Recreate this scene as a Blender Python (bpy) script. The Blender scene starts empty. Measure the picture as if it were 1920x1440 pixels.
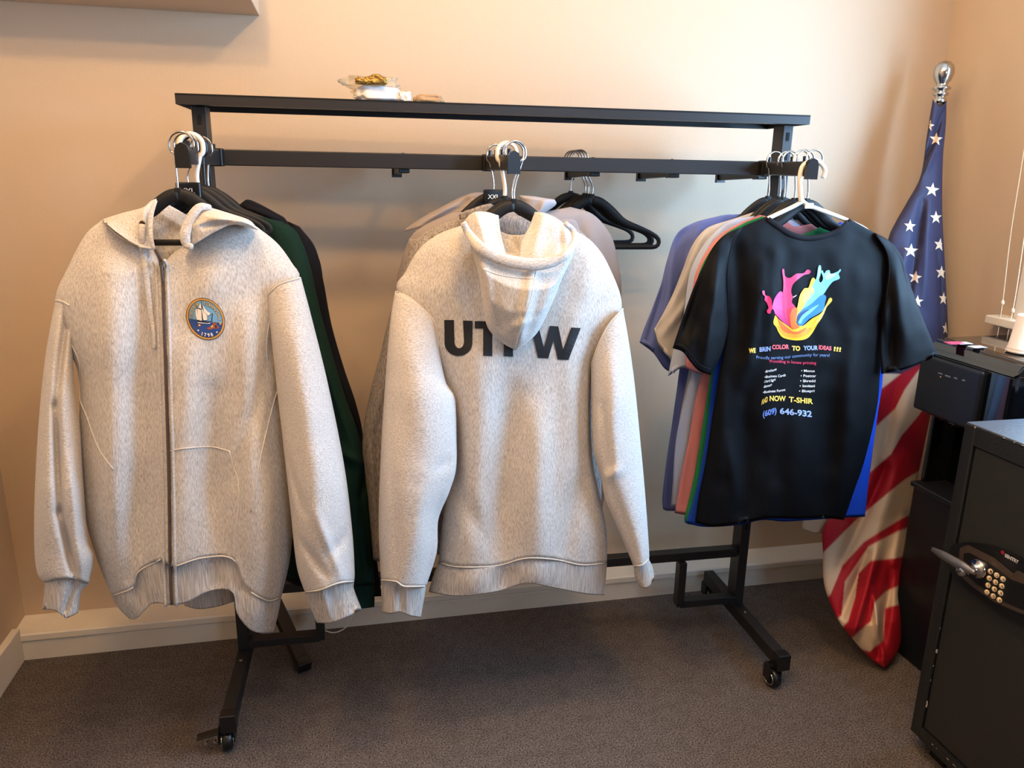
import bpy, bmesh, math, random
import numpy as np
from mathutils import Vector, noise
from mathutils.bvhtree import BVHTree
from mathutils.geometry import delaunay_2d_cdt
random.seed(7)
scn = bpy.context.scene
COL = scn.collection
PI = math.pi

def lin(c):
    return tuple((x/12.92 if x <= .04045 else ((x+.055)/1.055)**2.4) for x in c)
def rgb(r, g, b):
    return lin((r/255, g/255, b/255)) + (1,)

# ------------------------------------------------------------------ camera
F, PITCH, YAW, ROLL = 1441.2, 15.13, 12.448, 0.9986
p_, y_, r_ = (math.radians(a) for a in (PITCH, YAW, ROLL))
FW = Vector((math.sin(y_)*math.cos(p_), math.cos(y_)*math.cos(p_), -math.sin(p_)))
RT = Vector((math.cos(y_), -math.sin(y_), 0)); UP = RT.cross(FW)
RT, UP = RT*math.cos(r_)+UP*math.sin(r_), UP*math.cos(r_)-RT*math.sin(r_)
EYE = Vector((0, 0, 1.3))
cam = bpy.data.cameras.new('camera'); camo = bpy.data.objects.new('camera', cam); COL.objects.link(camo)
cam.sensor_width = 36; cam.lens = 36*F/1920; cam.clip_start = .02
from mathutils import Matrix
M = Matrix((RT, UP, -FW)).transposed().to_4x4(); M.translation = EYE
camo.matrix_world = M
scn.camera = camo
def ray(a, b): return FW + RT*((a-960)/F) - UP*((b-720)/F)
def at(a, b, Y=None, X=None, Z=None):
    v = ray(a, b)
    t = Y/v.y if Y is not None else (X/v.x if X is not None else (Z-1.3)/v.z)
    return EYE + v*t

# ------------------------------------------------------------------ light and exposure
scn.view_settings.view_transform = 'Standard'; scn.view_settings.look = 'None'
scn.view_settings.gamma = 1; scn.view_settings.use_curve_mapping = False
scn.view_settings.exposure = 0.18
scn.cycles.max_bounces = 8; scn.cycles.diffuse_bounces = 5
wd = bpy.data.worlds.new('sky'); scn.world = wd; wd.use_nodes = True
wd.node_tree.nodes['Background'].inputs[0].default_value = (.38, .65, 1.0, 1)
wd.node_tree.nodes['Background'].inputs[1].default_value = 20.0
W, XL, XR, CEIL, YF = 2.155, -.913, 1.796, 2.42, -1.35      # room
WY0, WY1, WZ0, WZ1 = .35, 1.66, .95, 2.05                     # window opening in the right wall
FX0, FX1, FZ0, FZ1 = .75, 1.25, 1.2, 1.85                    # opening behind the camera, added for cool fill light
def portal(name, loc, rot, sx, sy):
    l = bpy.data.lights.new(name, 'AREA'); l.shape = 'RECTANGLE'; l.size = sx; l.size_y = sy
    l.cycles.is_portal = True
    o = bpy.data.objects.new(name, l); COL.objects.link(o); o.location = loc; o.rotation_euler = rot
portal('window_daylight', (XR+.16, (WY0+WY1)/2, (WZ0+WZ1)/2), (0, PI/2, 0), WZ1-WZ0, WY1-WY0)
portal('front_fill_daylight', ((FX0+FX1)/2, YF-.16, (FZ0+FZ1)/2), (-PI/2, 0, PI), FX1-FX0, FZ1-FZ0)  # daylight through the added opening, a cool fill on the garment fronts
def bulb(name, loc, power, color, rad):
    l = bpy.data.lights.new(name, 'POINT'); l.energy = power; l.color = color; l.shadow_soft_size = rad
    o = bpy.data.objects.new(name, l); COL.objects.link(o); o.location = loc
WARM = (1.0, .65, .31)
LAMPS = ((.50, 1.0, 20), (-.28, .95, 19), (.56, .42, 17), (-.34, .42, 15))  # last two lamps are added to split up the shelf's shadow
for x, y, p in LAMPS: bulb('ceiling_lamp_light', (x, y, 2.3), p, WARM, .05)

# ------------------------------------------------------------------ helpers
def mat(name, col, rough=.6, metal=0., spec=.5, bump=None, coat=0.):
    m = bpy.data.materials.new(name); m.use_nodes = True
    b = m.node_tree.nodes['Principled BSDF']
    b.inputs['Base Color'].default_value = col; b.inputs['Roughness'].default_value = rough
    b.inputs['Metallic'].default_value = metal; b.inputs['Specular IOR Level'].default_value = spec
    b.inputs['Coat Weight'].default_value = coat
    if bump:
        nt = m.node_tree; tc = nt.nodes.new('ShaderNodeTexCoord'); mp = nt.nodes.new('ShaderNodeMapping')
        n = nt.nodes.new('ShaderNodeTexNoise'); bp = nt.nodes.new('ShaderNodeBump')
        mp.inputs['Scale'].default_value = bump[2] if len(bump) > 2 else (1, 1, 1)
        n.inputs['Scale'].default_value = bump[0]; n.inputs['Detail'].default_value = 5
        bp.inputs['Strength'].default_value = bump[1]; bp.inputs['Distance'].default_value = .004
        nt.links.new(tc.outputs['Object'], mp.inputs[0]); nt.links.new(mp.outputs[0], n.inputs['Vector'])
        nt.links.new(n.outputs['Fac'], bp.inputs['Height']); nt.links.new(bp.outputs[0], b.inputs['Normal'])
    return m
def speckle(name, c1, c2, scale, stretch, rough=.95, bump=.3, lo=.35, hi=.65, sheen=.0, c3=None, big=3.):
    """two coloured yarns mixed by stretched noise"""
    m = mat(name, c1, rough, spec=.12); nt = m.node_tree; b = nt.nodes['Principled BSDF']
    tc = nt.nodes.new('ShaderNodeTexCoord'); mp = nt.nodes.new('ShaderNodeMapping'); mp.inputs['Scale'].default_value = stretch
    n = nt.nodes.new('ShaderNodeTexNoise'); n.inputs['Scale'].default_value = scale; n.inputs['Detail'].default_value = 4
    cr = nt.nodes.new('ShaderNodeValToRGB'); cr.color_ramp.elements[0].position = lo; cr.color_ramp.elements[1].position = hi
    cr.color_ramp.elements[0].color = c1; cr.color_ramp.elements[1].color = c2
    bp = nt.nodes.new('ShaderNodeBump'); bp.inputs['Strength'].default_value = bump; bp.inputs['Distance'].default_value = .002
    L = nt.links.new
    L(tc.outputs['Object'], mp.inputs[0]); L(mp.outputs[0], n.inputs['Vector']); L(n.outputs['Fac'], cr.inputs[0])
    out = cr.outputs[0]
    if c3:
        n2 = nt.nodes.new('ShaderNodeTexNoise'); n2.inputs['Scale'].default_value = big; n2.inputs['Detail'].default_value = 3
        L(tc.outputs['Object'], n2.inputs['Vector'])
        mr = nt.nodes.new('ShaderNodeMapRange'); mr.inputs[1].default_value = .45; mr.inputs[2].default_value = .62; mr.inputs[4].default_value = .22
        L(n2.outputs['Fac'], mr.inputs[0])
        mx = nt.nodes.new('ShaderNodeMix'); mx.data_type = 'RGBA'; L(mr.outputs[0], mx.inputs['Factor'])
        L(out, mx.inputs['A']); mx.inputs['B'].default_value = c3; out = mx.outputs['Result']
    L(out, b.inputs['Base Color']); L(n.outputs['Fac'], bp.inputs['Height']); L(bp.outputs[0], b.inputs['Normal'])
    b.inputs['Sheen Weight'].default_value = sheen
    return m

def obj(name, bm, m, parent=None, smooth=False):
    me = bpy.data.meshes.new(name)
    if isinstance(bm, tuple): me.from_pydata([tuple(v) for v in bm[0]], [], bm[1])
    else: bm.to_mesh(me); bm.free()
    for mm in (m if isinstance(m, (list, tuple)) else [m]): me.materials.append(mm)
    if smooth:
        for p in me.polygons: p.use_smooth = True
    me.update()
    o = bpy.data.objects.new(name, me); COL.objects.link(o)
    if parent: 
        o.parent = parent; o.matrix_parent_inverse = parent.matrix_world.inverted() if parent.type != 'EMPTY' else Matrix.Translation(-parent.location)
    return o
def thing(name, loc, label, cat, group=None):
    o = bpy.data.objects.new(name, None); COL.objects.link(o); o.location = loc; o.empty_display_size = .05
    o.matrix_world = Matrix.Translation(loc)
    o['label'] = label; o['category'] = cat
    if group: o['group'] = group
    return o
def tag(o, label, cat, group=None):
    o['label'] = label; o['category'] = cat
    if group: o['group'] = group
    return o
def struct(name, bm, m, parent=None):
    o = obj(name, bm, m, parent); o['kind'] = 'structure'; return o
def box(bm, a, b, bev=0., rot=None):
    a, b = Vector(a), Vector(b); c = (a+b)/2; s = b-a
    vs = []
    for sx in (-.5, .5):
        for sy in (-.5, .5):
            for sz in (-.5, .5):
                vs.append(bm.verts.new((sx*s.x, sy*s.y, sz*s.z)))
    fs = [bm.faces.new([vs[i] for i in q]) for q in ((0,1,3,2),(4,6,7,5),(0,4,5,1),(2,3,7,6),(0,2,6,4),(1,5,7,3))]
    if bev > 0:
        es = list({e for f in fs for e in f.edges})
        r = bmesh.ops.bevel(bm, geom=es, offset=bev, segments=3, affect='EDGES', profile=.5)
        vs = list({v for v in r['verts']} | {v for v in vs if v.is_valid})
        vs = [v for v in vs if v.is_valid]
    for v in vs:
        if rot: v.co = rot @ v.co
        v.co = v.co + c
    return bm
def bx(*boxes, bev=0.):
    bm = bmesh.new()
    for a, b in boxes: box(bm, a, b, bev)
    return bm
def beam(bm, a, b, w, h, bev=.002, upv=Vector((0, 0, 1))):
    """rectangular bar between two points, w across, h along up"""
    a, b = Vector(a), Vector(b); d = (b-a); L = d.length; d.normalize()
    s = d.cross(upv)
    if s.length < 1e-4: s = Vector((1, 0, 0))
    s.normalize(); u = s.cross(d)
    R = Matrix((s, d, u)).transposed()
    c = (a+b)/2
    return box(bm, c-Vector((w/2, L/2, h/2)), c+Vector((w/2, L/2, h/2)), bev, R)
def catmull(pts, n, closed=False):
    P = [np.array(p, float) for p in pts]
    if len(P) == 2: return np.array([P[0]+(P[1]-P[0])*t for t in np.linspace(0, 1, n)])
    Q = [2*P[0]-P[1]]+P+[2*P[-1]-P[-2]]
    out = []; K = 16
    for i in range(1, len(Q)-2):
        p0, p1, p2, p3 = Q[i-1:i+3]
        for k in range(K):
            t = k/K
            out.append(.5*((2*p1)+(-p0+p2)*t+(2*p0-5*p1+4*p2-p3)*t*t+(-p0+3*p1-3*p2+p3)*t**3))
    out.append(P[-1]); out = np.array(out)
    d = np.r_[0, np.cumsum(np.linalg.norm(np.diff(out, axis=0), axis=1))]
    s = np.linspace(0, d[-1], n)
    return np.stack([np.interp(s, d, out[:, j]) for j in range(out.shape[1])], 1)
def tube(bm, pts, r, n=10, cap=True, flat=None):
    """tube along 3-D points; r a number or list; flat=(vector, factor) squashes the section along the vector"""
    P = [Vector(p) for p in pts]; N = len(P)
    rs = r if hasattr(r, '__len__') else [r]*N
    t0 = (P[1]-P[0]).normalized(); ref = Vector((0, 0, 1)) if abs(t0.z) < .9 else Vector((0, 1, 0))
    u = t0.cross(ref).normalized(); rings = []
    for i in range(N):
        t = (P[min(i+1, N-1)]-P[max(i-1, 0)]).normalized()
        u = (u-t*u.dot(t)).normalized(); v = t.cross(u); ring = []
        for k in range(n):
            a = 2*PI*k/n; o = (u*math.cos(a)+v*math.sin(a))*rs[i]
            if flat: o = o - flat[0]*o.dot(flat[0])*(1-flat[1])
            ring.append(bm.verts.new(P[i]+o))
        rings.append(ring)
    for i in range(N-1):
        for k in range(n): bm.faces.new((rings[i][k], rings[i][(k+1) % n], rings[i+1][(k+1) % n], rings[i+1][k]))
    if cap: bm.faces.new(rings[0][::-1]); bm.faces.new(rings[-1])
    return bm
def tb(pts, r, n=10, sm=None, flat=None, cap=True):
    if sm: pts = catmull(pts, sm)
    if hasattr(r, '__len__') and len(r) != len(pts): r = np.interp(np.linspace(0, 1, len(pts)), np.linspace(0, 1, len(r)), r)
    return tube(bmesh.new(), pts, r, n, cap, flat)
def lathe(bm, prof, c, axis=(0, 0, 1), n=28):
    """profile of (radius, height) turned round an axis through c"""
    ax = Vector(axis).normalized(); q = Vector((0, 0, 1)).rotation_difference(ax); c = Vector(c); rings = []
    for r, h in prof:
        rings.append([bm.verts.new(c+q @ Vector((max(r, 1e-5)*math.cos(2*PI*k/n), max(r, 1e-5)*math.sin(2*PI*k/n), h))) for k in range(n)])
    for i in range(len(rings)-1):
        for k in range(n): bm.faces.new((rings[i][k], rings[i][(k+1) % n], rings[i+1][(k+1) % n], rings[i+1][k]))
    bm.faces.new(rings[0][::-1]); bm.faces.new(rings[-1])
    return bm

# ---- cloth: a filled, folded panel with a front, a back and an open lower edge
def foldsum(fl, X, Y):
    Z = np.zeros_like(X)
    for f in fl:
        x0, y0, x1, y1, w, a = f[:6]
        dx, dy = x1-x0, y1-y0; L2 = dx*dx+dy*dy
        t = ((X-x0)*dx+(Y-y0)*dy)/L2
        d = ((X-x0)*dy-(Y-y0)*dx)/math.sqrt(L2)
        tc = np.clip(t, 0, 1)
        end = np.where(t < 0, -t, np.where(t > 1, t-1, 0))*math.sqrt(L2)
        ww = w*(f[6] + (1-f[6])*tc) if len(f) > 6 else w
        Z += a*np.exp(-(d/ww)**2)*np.exp(-(end/(w*1.2))**2)*np.sin(PI*np.clip(.08+tc*.84, 0, 1))**.5
    return Z
SURF = {}
def cloth(name, L, R, T, B, Y, tf, tbk, m, parent=None, folds=(), nu=44, nv=80, p=2.2, top=.35, nz=.0022, nzs=40, seed=0., lip=10, prof=.6, dY=None, open_b=True, tilt=0., bot=None):
    Lc, Rc, Tc, Bc = catmull(L, nv), catmull(R, nv), catmull(T, nu), catmull(B, nu)
    Tc = Tc + np.outer(np.linspace(1, 0, nu), Lc[0]-Tc[0]) + np.outer(np.linspace(0, 1, nu), Rc[0]-Tc[-1])
    Bc = Bc + np.outer(np.linspace(1, 0, nu), Lc[-1]-Bc[0]) + np.outer(np.linspace(0, 1, nu), Rc[-1]-Bc[-1])
    u = np.linspace(0, 1, nu); v = np.linspace(0, 1, nv)
    uu = .5-.5*np.cos(PI*u)*1.0; uu = .55*uu+.45*u                        # denser towards the edges
    Ti = np.stack([np.interp(uu, u, Tc[:, j]) for j in (0, 1)], 1); Bi = np.stack([np.interp(uu, u, Bc[:, j]) for j in (0, 1)], 1)
    U, V = np.meshgrid(uu, v)
    P = ((1-V)[..., None]*Ti[None]+V[..., None]*Bi[None]+(1-U)[..., None]*Lc[:, None]+U[..., None]*Rc[:, None]
         - (((1-U)*(1-V))[..., None]*Lc[0]+(U*(1-V))[..., None]*Rc[0]+((1-U)*V)[..., None]*Lc[-1]+(U*V)[..., None]*Rc[-1]))
    pr = np.clip(1-np.abs(2*U-1)**p, 0, 1)**prof
    tp = np.clip(V/.12, 0, 1)**.5*(1-top)+top
    tfv = np.interp(v, np.linspace(0, 1, len(tf)), tf)[:, None] if hasattr(tf, '__len__') else tf
    tbv = np.interp(v, np.linspace(0, 1, len(tbk)), tbk)[:, None] if hasattr(tbk, '__len__') else tbk
    edge = np.clip((1-np.abs(2*U-1))*5, 0, 1)
    D = tfv*pr*tp + foldsum(folds, P[..., 0], P[..., 1])*edge
    Yv = np.interp(v, np.linspace(0, 1, len(Y)), Y) if hasattr(Y, '__len__') else np.full(nv, Y)
    verts = []
    fr = []
    for j in range(nv):
        for i in range(nu):
            q = P[j, i]; n_ = noise.noise(Vector((q[0]/nzs/3, q[1]/nzs/5, seed)))*nz*3*edge[j, i] + noise.noise(Vector((q[0]/nzs, q[1]/nzs/1.6, seed+5)))*nz*edge[j, i]
            verts.append(at(q[0], q[1], Y=Yv[j]-D[j, i]-n_+tilt*(U[j, i]-.5)))
    nf = nu*nv
    for j in range(nv):
        for i in range(nu):
            q = P[j, i]; verts.append(at(q[0], q[1], Y=Yv[j]+(tbv[j, 0] if hasattr(tbv, 'shape') else tbv)*pr[j, i]*tp[j, i]+.001+tilt*(U[j, i]-.5)))
    F_ = []
    for j in range(nv-1):
        for i in range(nu-1):
            a, b, c, d = j*nu+i, j*nu+i+1, (j+1)*nu+i+1, (j+1)*nu+i
            F_.append((a, d, c, b)); F_.append((nf+a, nf+b, nf+c, nf+d))
    for j in range(nv-1):
        F_.append((j*nu, nf+j*nu, nf+(j+1)*nu, (j+1)*nu)); F_.append(((j+1)*nu+nu-1, nf+(j+1)*nu+nu-1, nf+j*nu+nu-1, j*nu+nu-1))
    for i in range(nu-1): F_.append((i, i+1, nf+i+1, nf+i))
    bj = (nv-1)*nu
    if open_b:                                       # the lower opening turns inside
        k = len(verts)
        for i in range(nu):
            j2 = nv-1-max(2, int(lip*nv/ (np.abs(Lc[-1]-Lc[0]).max()+1)))
            a = Vector(verts[bj+i]); b2 = Vector(verts[nf+bj+i]); c = (a+b2)/2; up = Vector((0, 0, .0016*lip*min(1, 6*min(i, nu-1-i)/nu)))
            verts.append(a+(c-a)*.14+up); verts.append(b2+(c-b2)*.14+up)
        for i in range(nu-1):
            F_.append((bj+i, k+2*i, k+2*i+2, bj+i+1)); F_.append((nf+bj+i, nf+bj+i+1, k+2*i+3, k+2*i+1))
            F_.append((k+2*i, k+2*i+1, k+2*i+3, k+2*i+2))
        F_.append((bj, nf+bj, k+1, k)); F_.append((bj+nu-1, k+2*(nu-1), k+2*(nu-1)+1, nf+bj+nu-1))
    else:
        for i in range(nu-1): F_.append((bj+i, nf+bj+i, nf+bj+i+1, bj+i+1))
    o = obj(name, (verts, F_), m, parent, smooth=True)
    SURF[o.name] = BVHTree.FromPolygons([Vector(v) for v in verts], F_)
    return o
def hit(px, py, surfs, off=.0015, dflt=None):
    d = ray(px, py).normalized(); best = None
    for s in surfs:
        h = SURF[s].ray_cast(EYE, d)
        if h[0] is not None and (best is None or h[3] < best[3]): best = h
    if best is None: return at(px, py, Y=dflt) if dflt else None
    return best[0]-d*off
def seam(name, pts, surfs, m, parent, r=.0016, n=40, off=.0005, dflt=None):
    """stitched seam lying on the cloth along a line"""
    P = [hit(x, y, surfs, off, dflt) for x, y in catmull(pts, n)]
    P = [p for p in P if p is not None]
    if len(P) < 3: return None
    return obj(name, tb(P, r, 6), m, parent, smooth=True)
def polyflat(polys, step):
    """list of closed outlines (even-odd handled by the caller) -> fine triangles in picture units"""
    bm = bmesh.new()
    for pl in polys:
        vs = [bm.verts.new((x, y, 0)) for x, y in pl]
        bm.faces.new(vs).normal_update()
    bmesh.ops.triangulate(bm, faces=bm.faces[:])
    for _ in range(5):
        es = [e for e in bm.edges if e.calc_length() > step]
        if not es: break
        bmesh.ops.subdivide_edges(bm, edges=es, cuts=1); bmesh.ops.triangulate(bm, faces=bm.faces[:])
    return bm
def drape(bm, surfs, off=.0015, dflt=None):
    """lay flat triangles on the cloth; drop those that miss"""
    bad = []
    for v in bm.verts:
        h = hit(v.co.x, v.co.y, surfs, off, dflt)
        if h is None: bad.append(v)
        else: v.co = h
    if bad: bmesh.ops.delete(bm, geom=bad, context='VERTS')
    return bm
def text_bm(s, offset=0., shear=0.):
    c = bpy.data.curves.new('lettering', 'FONT'); c.body = s; c.size = 1; c.offset = offset; c.shear = shear; c.resolution_u = 3
    o = bpy.data.objects.new('lettering', c); COL.objects.link(o)
    me = o.to_mesh(); bm = bmesh.new(); bm.from_mesh(me); o.to_mesh_clear()
    bpy.data.objects.remove(o); bpy.data.curves.remove(c)
    return bm
def fit_text(s, x0, y0, x1, y1, h, offset=.02, shear=0., step=6, bend=0., x_lean=0.):
    """text whose baseline runs (x0,y0)-(x1,y1) with cap height h, in picture units, y down"""
    bm = text_bm(s, offset, shear)
    xs = [v.co.x for v in bm.verts]; a, b = min(xs), max(xs)
    cap = .72
    for v in bm.verts:
        t = (v.co.x-a)/(b-a); k = v.co.y/cap*h
        v.co = Vector((x0+(x1-x0)*t+k*x_lean, y0+(y1-y0)*t-k+bend*math.sin(PI*2*t), 0))
    bmesh.ops.triangulate(bm, faces=bm.faces[:])
    for _ in range(4):
        es = [e for e in bm.edges if e.calc_length() > step]
        if not es: break
        bmesh.ops.subdivide_edges(bm, edges=es, cuts=1); bmesh.ops.triangulate(bm, faces=bm.faces[:])
    return bm
def merge(bms):
    out = bmesh.new()
    for i, (bm, mi) in enumerate(bms):
        me = bpy.data.meshes.new('t'); 
        for f in bm.faces: f.material_index = mi
        bm.to_mesh(me); bm.free(); n0 = len(out.faces); out.from_mesh(me); bpy.data.meshes.remove(me)
    return out

# ------------------------------------------------------------------ materials
M_wall = mat('wall_paint', rgb(200, 177, 150), .55, spec=.35, bump=(260, .10))
M_trim = speckle('white_trim_paint', rgb(238, 230, 214), rgb(222, 210, 190), 5, (1, 1, 1), rough=.5, bump=.05, lo=.3, hi=.8)
M_carp = speckle('charcoal_carpet', rgb(38, 33, 34), rgb(138, 126, 118), 260, (1, 1, 1), rough=1, bump=1.0, lo=.3, hi=.72, c3=rgb(66, 56, 52), big=30)
M_ceil = mat('ceiling_paint', rgb(225, 215, 200), .8)
M_blk = mat('black_powder_coat', rgb(34, 32, 32), .42, spec=.4)
M_blkm = mat('black_plastic', rgb(16, 16, 17), .35, spec=.5)
M_velv = mat('black_velvet', rgb(14, 14, 16), .55, spec=.35)
M_chr = mat('chrome', rgb(190, 188, 186), .16, 1.)
M_wpl = mat('white_plastic', rgb(238, 230, 215), .35)
M_heath = speckle('light_heather_fleece', rgb(162, 154, 147), rgb(211, 205, 198), 400, (1.5, 1.5, .28), bump=.12, lo=.28, hi=.62, sheen=.15)
M_heaths = speckle('light_heather_sleeve', rgb(166, 158, 152), rgb(213, 207, 201), 400, (.34, 1.5, 1.4), bump=.12, lo=.28, hi=.62, sheen=.15)
M_rib = speckle('light_heather_rib', rgb(152, 144, 138), rgb(204, 198, 191), 220, (2.2, 2.2, .10), bump=.4, lo=.3, hi=.66, sheen=.1)
M_seam = mat('heather_stitching', rgb(206, 199, 190), .9)
M_hgrey = speckle('grey_heather_fleece', rgb(120, 112, 108), rgb(168, 160, 154), 260, (1.5, 1.5, .35), bump=.15)
M_grey = mat('warm_grey_fleece', rgb(150, 140, 138), .95, bump=(300, .15))
M_grey2 = mat('pale_grey_fleece', rgb(172, 165, 165), .95, bump=(300, .15))
M_green = mat('forest_green_fleece', rgb(17, 42, 33), .9, spec=.15, bump=(300, .15))
M_navy = mat('black_fleece', rgb(20, 19, 24), .9, spec=.15, bump=(300, .15))
def jersey(n, r, g, b, ro=.8): return mat(n, rgb(r, g, b), ro, spec=.13, bump=(420, .08))
M_tblk = jersey('black_jersey', 7, 7, 10, .62)
M_tperi = jersey('periwinkle_jersey', 98, 112, 172)
M_tcream = jersey('cream_jersey', 188, 184, 182)
M_tlav = jersey('pale_blue_jersey', 176, 188, 214)
M_tpink = jersey('salmon_jersey', 204, 130, 132)
M_tgrn = jersey('kelly_green_jersey', 38, 122, 74)
M_troy = jersey('royal_blue_jersey', 24, 64, 168)
M_tdark = jersey('charcoal_jersey', 26, 26, 30)

# ------------------------------------------------------------------ the room
struct('floor', bx(((XL-.2, YF-.2, -.1), (XR+.3, W+.1, 0))), M_carp)
struct('ceiling', bx(((XL-.2, YF-.2, CEIL), (XR+.3, W+.2, CEIL+.1))), M_ceil)
M_wall2 = mat('bounce_cut_paint', rgb(120, 96, 78), .7)  # for the unseen front wall, darkened to cut bounced light
struct('wall_back', bx(((XL-.2, W, -.1), (XR+.3, W+.15, CEIL))), M_wall)
struct('wall_left', bx(((XL-.15, YF-.2, -.1), (XL, W+.1, CEIL))), M_wall)
T_ = .15
struct('wall_right', bx(((XR, YF-.2, -.1), (XR+T_, WY0, CEIL)), ((XR, WY1, -.1), (XR+T_, W+.1, CEIL)), ((XR, WY0, -.1), (XR+T_, WY1, WZ0)), ((XR, WY0, WZ1), (XR+T_, WY1, CEIL))), M_wall)
struct('wall_front', bx(((XL-.1, YF-T_, -.1), (FX0, YF, CEIL)), ((FX1, YF-T_, -.1), (XR+.1, YF, CEIL)), ((FX0, YF-T_, -.1), (FX1, YF, FZ0)), ((FX0, YF-T_, FZ1), (FX1, YF, CEIL))), M_wall2)
WB, LZ = 2.067, .082
def ledge(y0=WB):
    bm = bmesh.new(); prof = [(y0, 0), (y0, .052), (y0+.003, .055), (y0-.006, .062), (y0-.006, LZ-.004), (y0-.002, LZ), (W, LZ+.004), (W, 0)]
    a = [bm.verts.new((XL, y, z)) for y, z in prof]; b = [bm.verts.new((XR, y, z)) for y, z in prof]
    n = len(prof)
    for i in range(n): bm.faces.new((a[i], a[(i+1) % n], b[(i+1) % n], b[i]))
    bm.faces.new(a[::-1]); bm.faces.new(b); return bm
struct('baseboard_back', ledge(), M_trim)
struct('baseboard_left', bx(((XL, YF, 0), (XL+.02, WB, .10)), bev=.003), M_trim)
struct('baseboard_right', bx(((XR-.015, YF, 0), (XR, WB, .10)), bev=.003), M_trim)
# right wall window: casing, sill, frame
def win(name, lab):
    w = struct(name, bx(((XR-.018, WY0-.075, WZ0), (XR, WY0, WZ1+.075)), ((XR-.018, WY1, WZ0), (XR, WY1+.075, WZ1+.075)), ((XR-.018, WY0, WZ1), (XR, WY1, WZ1+.075)), bev=.003), M_trim)
    f = bx(((XR+.07, WY0, WZ0), (XR+.11, WY0+.04, WZ1)), ((XR+.07, WY1-.04, WZ0), (XR+.11, WY1, WZ1)), ((XR+.07, WY0, WZ0), (XR+.11, WY1, WZ0+.05)), ((XR+.07, WY0, WZ1-.04), (XR+.11, WY1, WZ1)), ((XR+.075, WY0, 1.49), (XR+.105, WY1, 1.53)))
    obj('window_frame', f, M_trim, w)
    obj('window_sill', bx(((XR-.055, WY0-.12, WZ0-.024), (XR+.07, 1.79, WZ0)), bev=.004), M_trim, w)
    obj('apron', bx(((XR-.016, WY0-.08, WZ0-.09), (XR, 1.745, WZ0-.024)), bev=.002), M_trim, w)
win('window_1', '')
f = bx(((FX0, YF-.1, FZ0), (FX0+.05, YF-.05, FZ1)), ((FX1-.05, YF-.1, FZ0), (FX1, YF-.05, FZ1)), ((FX0, YF-.1, FZ0), (FX1, YF-.05, FZ0+.05)), ((FX0, YF-.1, FZ1-.05), (FX1, YF-.05, FZ1)), (((FX0+FX1)/2-.02, YF-.1, FZ0), ((FX0+FX1)/2+.02, YF-.05, FZ1)))
struct('added_fill_window', f, M_trim)  # unseen frame around the added fill-light opening
# ceiling lamp (above the frame) and wall cabinet (above the frame, throws the shadow top left)
def lampshell(x, y, lab):
    t = thing('ceiling_lamp', (x, y, CEIL), lab, 'lamp')
    bm = bmesh.new(); lathe(bm, [(.11, 0), (.11, -.02), (.02, -.03), (.02, -.05)], (x, y, CEIL)); obj('canopy', bm, M_wpl, t, True)
for (x, y, p), w in zip(LAMPS, ('above the middle hoodies', 'above the zip hoodie', 'nearest the window, added to break up the shelf shadow', 'farthest from the window, near the left wall, added to break up the shelf shadow')):
    lampshell(x, y, 'round white ceiling lamp '+w)
qc = at(487, 30, Y=W)
cab = thing('wall_cabinet', (-.5, W, qc.z), 'boxed cupboard painted like the wall, hung high on the back wall above the zip hoodie', 'cabinet')
obj('body', bx(((-.912, W-.19, qc.z), (qc.x, W-.001, 2.2)), bev=.002), M_wall, cab)

# ------------------------------------------------------------------ the rack
PH = math.radians(-1.34)
def R(x, y, z): return Vector((x*math.cos(PH)-(y-1.733)*math.sin(PH), 1.733+x*math.sin(PH)+(y-1.733)*math.cos(PH), z))
rack = thing('garment_rack', R(.4, 1.86, 0), 'black metal rolling clothes rack with top shelf standing along the wall', 'clothes rack')
XA, XB, YP = -.309, 1.104, 1.843
def rbox(name, a, b, bev=.002, m=None, parent=rack):
    bm = bmesh.new(); box(bm, a, b, bev)
    for v in bm.verts: v.co = R(*v.co)
    return obj(name, bm, m or M_blk, parent)
# shelf: tray with folded lips
bm = bmesh.new(); ZT = 1.456
box(bm, (-.333, 1.812, ZT-.004), (1.128, 2.02, ZT))
for a, b in (((-.333, 1.812, ZT-.022), (1.128, 1.815, ZT)), ((-.333, 2.017, ZT-.022), (1.128, 2.02, ZT)), ((-.333, 1.815, ZT-.022), (-.330, 2.017, ZT)), ((1.125, 1.815, ZT-.022), (1.128, 2.017, ZT)),
             ((-.28, 1.815, ZT-.022), (1.07, 1.835, ZT-.02))): box(bm, a, b)
for v in bm.verts: v.co = R(*v.co)
obj('shelf', bm, M_blk, rack)
M_slot = mat('slot_hole', rgb(3, 3, 3), .9)
def post(x0, x1):
    bm = bmesh.new(); box(bm, (x0, YP, .10), (x1, YP+.05, ZT-.022), .002)
    old = set(bm.faces); xc = (x0+x1)/2
    for k in range(24):                                  # pierced slots down the front face
        z = ZT-.05-k*.046
        if z > .3: box(bm, (xc-.004, YP-.0012, z-.010), (xc+.004, YP+.001, z+.010))
    for f in bm.faces:
        if f not in old: f.material_index = 1
    for v in bm.verts: v.co = R(*v.co)
    obj('post', bm, [M_blk, M_slot], rack)
post(XA, XA+.030); post(XB-.027, XB)
ZR = 1.346
rbox('rail', (XA+.03, 1.846, ZR-.034), (XB-.03, 1.874, ZR))
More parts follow.
